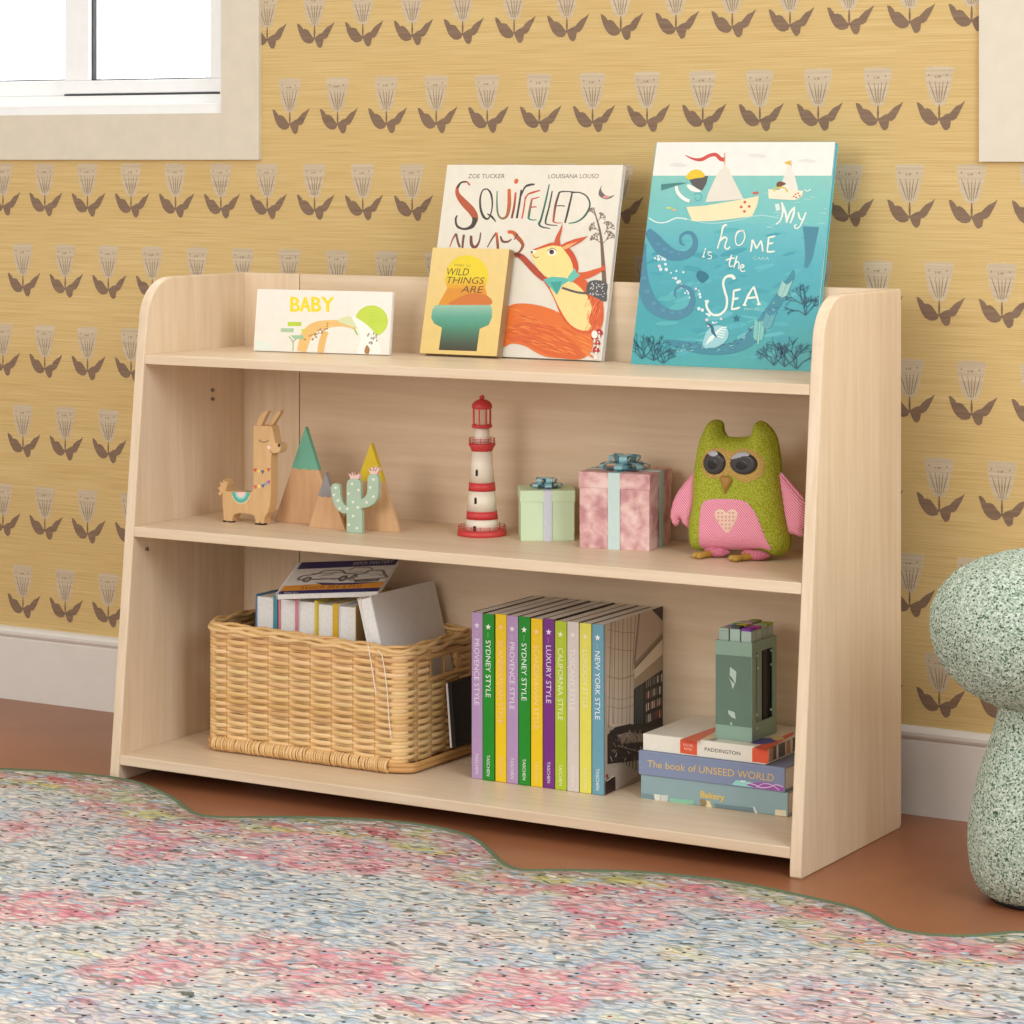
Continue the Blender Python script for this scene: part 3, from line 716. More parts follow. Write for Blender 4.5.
    # shell
    a.poly([(392, 860), (398, 820), (412, 795), (440, 780), (470, 784), (488, 800), (484, 830), (462, 852), (430, 864)], (150, 200, 206), True)
    for k in range(5): a.line([(404 + k * 5, 852 - k * 4), (425 + k * 8, 820 - k * 7), (470 + k * 3, 826 - k * 10)], 4, (224, 234, 226))
    a.line([(404, 770), (425, 785), (430, 805), (445, 826)], [3, 10, 12, 3], (44, 96, 120))
    a.poly([(368, 580), (385, 572), (410, 586), (408, 604), (388, 618), (370, 600)], (40, 112, 134), True); a.star(518, 752, 16, (40, 104, 126))
    # branching corals
    def coral(u, v, ang, l, w, d, r):
        uu, vv = u + math.cos(ang) * l, v - math.sin(ang) * l
        a.line([(u, v), (uu, vv)], [w * .8, w * .6], (52, 104, 124), False, hold=True)
        if d > 0:
            for k in range(2 if r.random() > .35 else 3): coral(uu, vv, ang + r.uniform(-.75, .75), l * r.uniform(.62, .88), w * .72, d - 1, r)
    for (u, v, l, s) in ((160, 905, 42, 1), (205, 912, 45, 2), (240, 925, 30, 7), (700, 935, 52, 3), (745, 945, 48, 4), (660, 930, 40, 8), (780, 740, 36, 5), (770, 700, 34, 6)):
        r = random.Random(s)
        for q in (2.5, 1.9, 1.35, .8): coral(u, v, q + r.uniform(-.2, .2), l * .8, 5.5, 3, r)
def fit_clip(fn): return fn
leaning_book('picture_book', 'large turquoise picture book titled MY HOME IS THE SEA leaning on the top shelf', -.158, .245,
    (630, 364), (812, 372.5), (657, 142), (835, 142), .0125, (70, 172, 182), (92, 188, 196), sea, spine_side=-1)

# ---- the squirrel book (units /3.938 + (400,130))
def squirrel(a):
    a.ox, a.oy, a.sc = 400, 130, 3.9385; a.bound()
    rng = random.Random(9)
    quad(a, (232, 224, 206), (222, 214, 198))
    OR, RD, DK, GN, BR = (216, 98, 46), (194, 84, 62), (66, 64, 56), (52, 124, 104), (120, 72, 54)
    a.poly([(720, 160), (790, 150), (770, 300), (720, 380), (690, 260)], (235, 224, 207), True)
    a.text('ZOE TUCKER', (268, 190), (412, 190), (2, -17), (96, 88, 78)); a.text('LOUISIANA LOUSO', (584, 190), (782, 190), (2, -17), (96, 88, 78))
    # S
    a.line([(275, 218), (262, 204), (240, 208), (226, 228), (228, 254), (250, 284), (282, 318), (296, 348), (284, 378), (254, 390), (226, 378), (220, 352), (226, 336)], [7, 6, 7, 11, 18, 28, 30, 24, 15, 9, 8, 7, 5], (206, 92, 56), col2=(150, 80, 56))
    a.line([(262, 204), (240, 208), (226, 230)], [6, 7, 9], DK); a.line([(296, 345), (286, 378), (254, 390), (226, 380), (219, 352), (226, 336)], [20, 15, 8, 8, 7, 5], DK)
    a.line([(344, 232), (326, 238), (316, 270), (318, 312), (330, 342), (346, 350), (358, 330), (364, 290), (358, 250), (344, 232)], [6, 5, 7, 9, 10, 7, 5, 6, 8, 5], DK); a.line([(344, 330), (362, 342), (378, 362)], [4, 9, 3], DK)
    a.line([(383, 240), (382, 290), (386, 330), (400, 348), (420, 340), (430, 300), (430, 232)], [4, 6, 7, 8, 11, 15, 13], GN, col2=OR)
    a.line([(456, 246), (450, 300), (440, 348)], [8, 9, 8], OR, col2=(110, 54, 42)); a.disc(458, 202, 8, 11, OR, rot=.4)
    a.line([(478, 236), (470, 290), (460, 348)], [7, 8, 8], DK); a.line([(476, 262), (492, 226), (512, 216), (530, 214)], [4, 7, 9, 6], DK)
    a.line([(494, 262), (488, 310), (480, 350)], [5, 6, 6], RD, col2=OR); a.line([(492, 276), (504, 254), (524, 246), (552, 238)], [4, 6, 8, 5], RD)
    a.line([(520, 272), (512, 310), (506, 350)], [7, 9, 9], RD, col2=GN); a.line([(518, 272), (536, 268), (550, 264)], [5, 5, 3], RD); a.line([(513, 306), (526, 303), (538, 303)], 5, RD); a.line([(506, 350), (520, 354), (538, 354)], [6, 5, 3], GN)
    a.line([(588, 214), (574, 280), (556, 350), (548, 370), (560, 382), (592, 388)], [5, 7, 8, 9, 6, 3], GN, col2=DK); a.line([(600, 240), (588, 300), (574, 356), (580, 372), (620, 376)], [5, 6, 7, 5, 3], DK)
    a.line([(628, 244), (612, 300), (604, 362)], [7, 9, 8], DK, col2=RD); a.line([(626, 246), (646, 242), (690, 244)], [6, 5, 3], DK); a.line([(616, 300), (630, 298), (650, 300)], 4, DK); a.line([(604, 362), (620, 366), (640, 366)], [6, 4, 2], RD)
    a.line([(678, 250), (664, 310), (650, 366)], [6, 8, 7], DK); a.line([(672, 248), (706, 246), (736, 262), (748, 296), (730, 336), (700, 360), (664, 368)], [4, 5, 6, 7, 8, 6, 4], DK, col2=GN)
    # AWAY
    a.line([(196, 462), (208, 430), (222, 408)], [4, 6, 8], OR, col2=BR); a.line([(222, 408), (228, 440), (236, 462)], [7, 9, 9], BR); a.line([(252, 412), (248, 440), (246, 466)], [9, 9, 8], BR)
    a.line([(280, 416), (282, 450), (296, 462), (312, 440), (318, 404)], [10, 13, 12, 7, 5], BR); a.line([(344, 462), (362, 430), (380, 404)], [4, 6, 8], BR); a.line([(380, 404), (384, 440), (386, 470)], [9, 11, 10], OR, col2=BR)
    a.line([(396, 418), (404, 438), (424, 440), (440, 430)], [6, 10, 8, 4], BR); a.line([(424, 402), (446, 404), (464, 424), (478, 440), (484, 456), (472, 478), (448, 492)], [12, 15, 17, 15, 12, 8, 4], OR, col2=BR); a.line([(450, 432), (458, 420), (462, 408)], [4, 6, 7], BR)
    # bird and tree
    a.poly([(796, 216), (792, 232), (800, 248), (820, 262), (846, 256), (822, 272), (800, 270), (784, 258), (784, 240)], (110, 100, 100), True)
    a.disc(812, 264, 14, 6, (214, 150, 140)); TR_ = (120, 96, 80)
    a.line([(805, 600), (800, 520), (794, 440), (786, 390), (772, 340), (762, 306)], [18, 15, 11, 8, 5, 3], TR_)
    def twig(u, v, ang, l, d, r):
        uu, vv = u + math.cos(ang) * l, v - math.sin(ang) * l; a.line([(u, v), (uu, vv)], [3 if d > 1 else 2, 1.5], TR_, False)
        if d > 0:
            for k in (-1, 1, .2): twig(uu, vv, ang + k * r.uniform(.3, .8), l * .68, d - 1, r)
    for (u, v, g, l, s) in ((772, 340, 2.2, 16, 1), (778, 360, .9, 16, 2), (790, 400, 2.6, 20, 3), (796, 450, .8, 26, 4), (796, 450, 2.4, 22, 5), (806, 410, 1.1, 22, 6)): twig(u, v, g, l, 3, random.Random(s))
    # tail
    a.poly([(396, 858), (400, 800), (404, 740), (418, 704), (450, 686), (500, 684), (560, 694), (620, 716), (668, 750), (706, 782), (752, 800), (760, 850), (740, 888), (700, 904), (640, 900), (580, 894), (540, 878), (490, 850), (440, 842)], (224, 112, 44), True)
    a.poly([(420, 790), (480, 760), (560, 764), (640, 800), (700, 850), (730, 890), (680, 902), (600, 890), (540, 866), (480, 836), (430, 830)], (214, 98, 40), True)
    for i in range(150):
        t = rng.random(); u = 410 + t * 330; v = 700 + t * 120 + rng.uniform(-6, 110); 
        if v > 880 or v < 694 + max(0, t - .3) * 120 or v > 840 + t * 50: continue
        a.line([(u, v), (u + 18, v - 1 + t * 10), (u + 40, v + 4 + t * 18)], [2, 4, 1.5], rng.choice([(232, 126, 54), (230, 116, 46), (204, 88, 36), (224, 108, 42), (236, 142, 68)]))
    # body
    a.poly([(566, 588), (600, 560), (650, 556), (700, 566), (740, 600), (770, 640), (800, 680), (800, 760), (776, 800), (730, 800), (690, 790), (640, 740), (610, 670), (590, 630)], (214, 92, 42), True)
    a.poly([(588, 600), (640, 590), (690, 604), (736, 650), (756, 700), (744, 750), (756, 782), (718, 790), (670, 764), (634, 710), (610, 660)], (244, 214, 142), True)
    for i in range(60):
        u, v = rng.uniform(735, 800), rng.uniform(650, 800); a.line([(u, v), (u - 6, v + 18)], [3, 1.5], rng.choice([(226, 110, 60), (190, 66, 40), (232, 140, 84)]), False)
    # arms
    a.line([(456, 490), (480, 500), (510, 530), (540, 562), (570, 590)], [18, 22, 24, 24, 18], (178, 70, 46)); a.line([(444, 492), (462, 488), (476, 498)], [3, 10, 12], (110, 60, 50))
    a.line([(690, 576), (730, 574), (770, 560), (806, 544)], [30, 28, 22, 12], (214, 92, 42)); a.line([(796, 548), (804, 536), (808, 556)], [4, 8, 4], (214, 90, 60))
    # head
    a.poly([(520, 478), (548, 468), (590, 456), (630, 456), (664, 476), (688, 510), (696, 548), (680, 580), (640, 590), (590, 584), (556, 560), (534, 530), (520, 500)], (246, 218, 140), True)
    a.poly([(634, 452), (664, 462), (692, 498), (704, 545), (690, 578), (676, 590), (684, 550), (672, 508), (650, 476)], (204, 78, 42), True)
    a.line([(526, 474), (560, 462), (600, 450), (632, 452)], [6, 9, 12, 14], (206, 90, 50)); a.disc(528, 480, 10, 7, (244, 238, 224)); a.disc(521, 482, 4, 5, DK)
    a.poly([(606, 452), (616, 420), (632, 390), (642, 368), (638, 400), (630, 430), (634, 456)], (206, 88, 48)); a.poly([(632, 458), (652, 444), (690, 430), (742, 418), (716, 440), (680, 460), (652, 470)], (206, 88, 48)); a.poly([(640, 462), (660, 452), (700, 440), (670, 462), (652, 472)], (236, 170, 110))
    a.disc(600, 482, 17, 13, (250, 248, 240)); a.disc(599, 481, 10, 10, (92, 58, 40)); a.disc(597, 480, 4, 5, (20, 18, 16)); a.line([(582, 478), (600, 466), (618, 476)], 2.5, (60, 40, 34))
    a.line([(524, 492), (536, 504), (548, 500)], 2.5, (70, 50, 40))
    # scarf, satchel
    a.poly([(566, 590), (600, 578), (650, 582), (676, 590), (640, 612), (620, 650), (592, 620)], (92, 184, 170)); a.poly([(592, 600), (640, 596), (620, 648)], (64, 158, 146)); a.poly([(662, 580), (690, 544), (696, 562), (712, 570), (690, 590), (674, 604)], (104, 192, 176))
    a.line([(640, 622), (700, 640), (760, 646), (800, 660)], 9, (92, 86, 84)); a.poly([(736, 640), (744, 600), (780, 592), (816, 604), (816, 640), (812, 676), (770, 660)], (84, 82, 84), True)
    for i in range(40):
        u, v = rng.uniform(748, 808), rng.uniform(602, 660); a.disc(u, v, 2.5, 2.5, (206, 202, 196), 6)
    # toadstools
    for u, v, r in ((768, 818, 12), (786, 800, 14), (774, 868, 13), (780, 840, 10)): a.poly([(u - r, v + 6), (u - r * .6, v - r), (u + r * .5, v - r), (u + r, v + 6)], (178, 44, 44), True); a.disc(u, v - 3, 3, 3, (240, 230, 220)); a.line([(u, v + 6), (u, v + 20)], 6, (236, 230, 218), False)
    a.disc(768, 806, 12, 16, (240, 234, 222)); a.disc(772, 896, 8, 8, (236, 226, 214))
leaning_book('picture_book', 'cream picture book titled SQUIRRELLED AWAY with an orange squirrel leaning on top shelf', -.152, .235,
    (424, 355), (601, 362.5), (447, 165), (623, 165), .0105, (232, 224, 206), (214, 208, 196), squirrel, spine_side=-1)

# ---- small yellow book in front (units /7.877 + (400,240))
def wild(a):
    a.ox, a.oy, a.sc = 400, 240, 7.877; a.bound()
    quad(a, (232, 204, 134), (228, 196, 120))
    n = 9
    # a plain rounded hill scene: sun, slope, water and dark ground
    cx, cy = 528, 285
    a.disc(cx, cy, 168, 165, (232, 206, 44), 30)
    a.grad([(352, 300), (684, 300), (672, 380), (372, 380)], (230, 196, 44), (224, 158, 44), 5)
    a.poly([(372, 380), (672, 380), (706, 512), (300, 512)], (218, 146, 46)); a.poly([(430, 470), (560, 420), (690, 440), (706, 512), (400, 512)], (206, 118, 50), True)
    a.grad([(280, 512), (712, 512), (726, 545), (256, 545)], (156, 194, 168), (134, 184, 160), 2)
    a.grad([(256, 545), (726, 545), (724, 610), (246, 610)], (134, 184, 160), (94, 162, 138), 4); a.grad([(246, 610), (724, 610), (700, 668), (268, 658)], (94, 162, 138), (84, 150, 124), 3)
    a.grad([(268, 658), (700, 668), (628, 700), (330, 690)], (84, 150, 124), (80, 136, 110), 2)
    a.grad([(330, 690), (628, 700), (604, 876), (306, 866)], (80, 136, 110), (70, 60, 44), 8)
    D = (104, 78, 40)
    a.text('WHERE', (425, 206), (500, 210), (4, -18), (150, 116, 44)); a.text('THE', (516, 211), (556, 213), (4, -18), (180, 146, 50))
    a.text('WILD', (358, 276), (536, 280), (16, -56), D); a.text('THINGS', (358, 340), (654, 346), (16, -52), D); a.text('ARE', (480, 412), (644, 418), (18, -54), D)
b = leaning_book('small_book', 'small yellow paperback propped in front of the cream squirrel book on top shelf', -.1725, .235,
    (418.5, 353.5), (497, 357.5), (434, 246.5), (508, 250), .0185, (232, 204, 134), (160, 130, 92), wild, spine_side=1)
# ---- baby board book (units /4.452 + (200,260))
def baby(a):
    a.ox, a.oy, a.sc = 200, 260, 4.452; a.bound()
    quad(a, (238, 232, 220), (234, 228, 214))
    for i, (ch, u0, u1) in enumerate((('B', 402, 440), ('A', 445, 488), ('B', 496, 534), ('Y', 540, 592))):
        a.text(ch, (u0 - 1, 229), (u1, 231), (0, -66), (246, 226, 30)); a.text(ch, (u0 + 2, 230), (u1 + 3, 232), (0, -66), (246, 226, 30)); a.text(ch, (u0 + 5, 229), (u1 + 6, 231), (0, -66), (240, 214, 20)); a.text(ch, (u0 + 1, 226), (u1 + 2, 228), (0, -64), (240, 214, 20))
    a.disc(764, 272, 73, 70, (190, 212, 60), 26); rng = random.Random(2)
    for r in (60, 47, 34, 21): a.line([(764 + r * math.cos(t * .5), 272 + r * .95 * math.sin(t * .5)) for t in range(13)], 2, (206, 222, 96))
    a.line([(452, 408), (470, 345), (500, 306), (550, 288), (620, 282), (668, 290), (694, 304)], [42, 48, 46, 38, 28, 24, 20], (232, 188, 112))
    a.line([(536, 412), (546, 360), (560, 318)], [30, 30, 26], (228, 182, 106)); a.poly([(478, 404), (498, 350), (520, 350), (524, 408)], (238, 232, 220))
    a.poly([(660, 250), (690, 264), (706, 282), (690, 300), (660, 290), (612, 270)], (214, 220, 170), True)
    for i in range(26):
        t = rng.random(); u = 462 + t * 110; v = 370 - t * 80 + rng.uniform(-14, 14); a.disc(u, v, 5, 4, (176, 132, 66), 6)
    a.poly([(676, 250), (720, 272), (764, 308), (790, 350), (800, 416), (700, 414), (716, 350), (704, 310)], (242, 238, 228), True)
    a.line([(684, 300), (694, 320), (704, 336)], [3, 7, 3], (150, 190, 70))
    for i in range(14): a.disc(rng.uniform(735, 790), rng.uniform(318, 375), 4, 6, (150, 146, 132), 6)
    a.poly([(744, 378), (756, 398), (750, 418), (734, 414), (734, 396)], (170, 118, 66), True)
    a.line([(414, 404), (414, 366), (396, 340)], 4, (150, 170, 120)); a.line([(414, 366), (440, 340)], 4, (150, 170, 120), False)
    a.poly([(392, 276), (452, 276), (450, 294), (390, 294)], (184, 208, 50)); a.poly([(360, 304), (418, 304), (416, 322), (360, 320)], (168, 196, 160)); a.poly([(404, 336), (460, 334), (462, 352), (420, 352)], (160, 196, 158)); a.poly([(452, 308), (470, 308), (470, 320), (452, 318)], (196, 210, 40))
    a.poly([(258, 360), (300, 366), (330, 405), (250, 400)], (226, 232, 220), True)
def baby_book():
    p0 = atZ(253.5, 350.5, Z3 + .0015); p1 = atZ(390, 355, Z3 + .0015); U = (p1 - p0); U.z = 0; ux = U.normalized(); lean = .13
    side_ = Vector((0, 0, 1)).cross(ux); V = (Vector((0, 0, 1)) + side_ * lean).normalized()
    pl = Plane(p0, ux, V); h = (pl.pt(258.5, 289) - p0).dot(V); x1 = (pl.pt(392.5, 294.5) - p0).dot(ux)
    X = ux * x1; Bv = -pl.N; O = p0; t = .008
    root = thing('board_book', tuple(O + X / 2), 'white landscape board book with BABY in yellow letters at the left of top shelf', 'book')
    m = MB(); m.obox(O, X, V * h, Bv * .0015, 'gloss_print', (238, 232, 220), .0003, 1); a = Art(m, pl, 'gloss_print'); a.corners = [O + V * h, O + V * h + X, O + X, O]; baby(a); m.build('front_cover', root)
    m = MB(); m.obox(O + Bv * .0015 + V * .001, X * .995, V * (h - .002), Bv * (t - .003), 'page_edges'); m.build('pages', root)
    m = MB(); m.obox(O + Bv * (t - .0015), X, V * h, Bv * .0015, 'gloss_print', (226, 220, 208)); m.build('back_cover', root)
baby_book()
# ================================================================== MIDDLE SHELF
def conv(pts, ox, oy, s): return [(ox + u / s, oy + v / s) for u, v in pts]
# ---- llama (units /6.83 + (200,390))
def llama():
    p = atZ(256, 525, Z2); Yl = -.291; pl = Plane((0, Yl, 0), (1, 0, 0), (0, 0, 1)); T = .020
    A0 = Art(None, pl, 'paint', 200, 390, 6.83)
    def w(pts): return [pl.pt(200 + u / 6.83, 390 + v / 6.83) for u, v in pts]
    base = Vector((atY(250, 524, Yl).x, Yl + T / 2, Z2)); root = thing('llama_toy', tuple(base), 'wooden toy llama with painted saddle and bunting at the left of middle shelf', 'toy')
    body = [(362, 252), (372, 242), (480, 246), (492, 256), (500, 300), (508, 340), (512, 360), (536, 366), (548, 378), (550, 400), (540, 424), (520, 434), (494, 432), (484, 452), (482, 520), (484, 620), (482, 720), (476, 790), (462, 838), (444, 862), (436, 880), (434, 924), (412, 926), (408, 894), (402, 926), (378, 924), (376, 880), (366, 856), (330, 846), (270, 842), (236, 850), (222, 868), (218, 910), (194, 912), (190, 880), (184, 908), (160, 906), (158, 850), (152, 780), (150, 720), (152, 705), (136, 726), (120, 706), (134, 690), (118, 670), (138, 655), (132, 628), (152, 634), (158, 612), (172, 630), (190, 622), (186, 650), (178, 672), (176, 690), (215, 694), (340, 698), (356, 690), (362, 660), (364, 560), (362, 460), (364, 350)]
    pts = w(body); zmin = min(q.z for q in pts)
    for q in pts: 
        if q.z < Z2 + .006: q.z = Z2
        q.z = max(q.z, Z2)
    m = MB(); m.prism(pts, (0, T, 0), 'toy_wood', bev=.0012); m.build('body', root)
    for e in ([(380, 244), (386, 205), (410, 165), (440, 146), (462, 144), (448, 168), (432, 200), (414, 244)], [(430, 246), (452, 214), (490, 160), (508, 144), (524, 146), (510, 176), (484, 216), (466, 246)]):
        m = MB(); q = w(e); off = Vector((0, .009, 0)) if e[0][0] < 400 else Vector((0, .009, 0)); dy = 0.002 if e[0][0] < 400 else .012
        m.prism([x + Vector((0, dy, 0)) for x in q], off, 'toy_wood', bev=.0008); m.build('ear', root)
    m = MB(); a = Art(m, pl, 'paint', 200, 390, 6.83); 
    a.line([(402, 340), (416, 352), (438, 356), (458, 352), (470, 342)], 5, (88, 58, 34)); a.disc(470, 392, 12, 12, (246, 214, 186)); a.disc(540, 378, 8, 12, (34, 26, 22)); a.line([(482, 414), (490, 430), (510, 436), (530, 430)], 4, (96, 62, 40))
    m.build('face_paint', root)
    m = MB(); a = Art(m, pl, 'paint', 200, 390, 6.83)
    a.line([(366, 538), (400, 548), (440, 550), (484, 536)], 3.5, (70, 90, 110)); a.line([(366, 650), (400, 652), (440, 646), (484, 616)], 2.5, (180, 130, 90))
    for (u, v, c) in ((376, 548, (206, 74, 54)), (402, 556, (240, 206, 90)), (428, 560, (70, 96, 150)), (450, 552, (240, 180, 70)), (468, 546, (200, 90, 90)), (378, 664, (222, 90, 64)), (404, 660, (246, 220, 130)), (430, 656, (86, 100, 160)), (450, 642, (110, 170, 190)), (470, 630, (190, 80, 140))):
        a.poly([(u - 13, v - 11), (u + 13, v - 12), (u + 1, v + 16)], c)
    m.build('bunting_paint', root)
    m = MB(); a = Art(m, pl, 'paint', 200, 390, 6.83)
    def half(r, r2, c): a.poly([(280 + r * math.cos(t * PI / 16), 697 + r2 * math.sin(t * PI / 16)) for t in range(17)], c)
    for t in range(2, 15): a.poly([(280 + 52 * math.cos((t - .5) * PI / 16), 697 + 66 * math.sin((t - .5) * PI / 16)), (280 + 70 * math.cos(t * PI / 16), 697 + 88 * math.sin(t * PI / 16)), (280 + 52 * math.cos((t + .5) * PI / 16), 697 + 66 * math.sin((t + .5) * PI / 16))], (246, 236, 210))
    half(60, 74, (92, 178, 160)); half(40, 50, (150, 214, 200)); half(27, 36, (246, 204, 200)); m.build('saddle_paint', root)
    for (u0, u1, v) in ((158, 184, 896), (190, 220, 900), (376, 404, 914), (408, 436, 916)):
        m = MB(); q = w([(u0, v - 6), (u1, v - 4), (u1, v + 30), (u0, v + 30)])
        for i in (2, 3): q[i].z = Z2 + .0001
        m.prism([x + Vector((0, -.0006, 0)) for x in q], (0, T * .5, 0), 'black_gap', bev=.0004); m.build('hoof', root)
llama()
# ---- mountains (units /6.827 + (270,420))
def mountain(tri, Y, T, split, col, label):
    def w(pts): return [atY(270 + u / 6.827, 420 + v / 6.827, Y) for u, v in pts]
    q = w(tri); q[1].z = q[2].z = Z2; ap, r, l = q
    root = thing('wooden_mountain', ((l.x + r.x) / 2, Y + T / 2, Z2), label, 'toy', 'wooden toy mountains')
    m = MB(); m.prism([ap, r, l], (0, T, 0), 'mountain_wood', bev=.0008); m.build('wooden_body', root)
    # painted cap wraps the peak
    t = split; a = ap.lerp(l, t); b = ap.lerp(r, t); e = .0003; up = Vector((0, 0, e * 3)); n = 10
    edge = [a.lerp(b, i / n) + Vector((0, 0, .0012 * math.sin(i * 1.7))) for i in range(n + 1)]
    pts = [ap + up] + [(b + Vector((e * 1.3, 0, 0)))] + edge[::-1][1:-1] + [(a - Vector((e * 1.3, 0, 0)))]
    m = MB(); m.prism([p_ + Vector((0, -e, 0)) for p_ in pts], (0, T + 2 * e, 0), 'paint', col); m.build('painted_peak', root)
mountain([(242, 50), (452, 706), (28, 684)], -.243, .007, .435, (112, 176, 150), 'tall wooden mountain with green painted peak beside the llama')
mountain([(380, 362), (512, 752), (262, 730)], -.275, .007, .43, (146, 140, 140), 'small wooden mountain with grey painted peak left of the cactus')
mountain([(690, 162), (886, 766), (480, 742)], -.255, .007, .43, (216, 186, 36), 'wooden mountain with yellow painted peak behind the cactus')
# ---- cactus
def cactus():
    Y = -.296; T = .0085; w = lambda pts: [atY(270 + u / 6.827, 420 + v / 6.827, Y) for u, v in pts]
    out = [(520, 772), (520, 640), (496, 640), (466, 622), (440, 590), (422, 540), (414, 490), (412, 460), (422, 438), (444, 432), (466, 440), (474, 462), (478, 520), (490, 560), (506, 580), (520, 590), (520, 440), (528, 412), (548, 402), (590, 402), (610, 414), (618, 440), (618, 540), (640, 530), (656, 510), (662, 480), (662, 400), (668, 380), (690, 368), (718, 370), (734, 384), (738, 410), (738, 490), (730, 540), (706, 574), (670, 596), (618, 606), (626, 640), (628, 774)]
    q = w(out)
    for p in q: p.z = max(p.z, Z2)
    q[0].z = q[-1].z = Z2; q[-1].x = q[-2].x
    root = thing('toy_cactus', ((q[0].x + q[-1].x) / 2, Y + T / 2, Z2), 'mint green wooden toy cactus with white dots and pink flowers', 'toy')
    m = MB(); m.prism(q, (0, T, 0), 'paint', (172, 194, 170), bev=.0014, seg=3); m.build('body', root)
    m = MB(); a = Art(m, Plane((0, Y - .0002, 0), (1, 0, 0), (0, 0, 1)), 'paint', 270, 420, 6.827)
    for u, v in ((560, 436), (604, 478), (536, 502), (568, 560), (600, 596), (528, 606), (568, 656), (538, 714), (594, 738), (706, 406), (684, 460), (706, 524), (660, 562), (448, 462), (436, 512), (464, 550), (476, 604)): a.disc(u, v, 10, 10, (226, 232, 206))
    m.build('dots', root)
    for fl in ([(546, 404), (538, 380), (530, 366), (550, 372), (556, 360), (572, 374), (592, 364), (594, 376), (610, 370), (606, 390), (604, 404)], [(684, 374), (672, 346), (664, 336), (684, 338), (688, 322), (706, 334), (718, 316), (726, 332), (744, 326), (738, 348), (722, 374)]):
        m = MB(); m.prism([x + Vector((0, .001, 0)) for x in w(fl)], (0, .007, 0), 'paint', (236, 196, 184), bev=.0006)
        fa = Art(m, Plane((0, Y + .0008, 0), (1, 0, 0), (0, 0, 1)), 'paint', 270, 420, 6.827); c0 = sum(f[0] for f in fl) / len(fl); v0 = fl[0][1]
        for k in (-1, 0, 1): fa.line([(c0 + k * 14, v0 - 26), (c0 + k * 24, v0 - 42)], 4, (90, 60, 66), False)
        m.build('flower', root)
cactus()
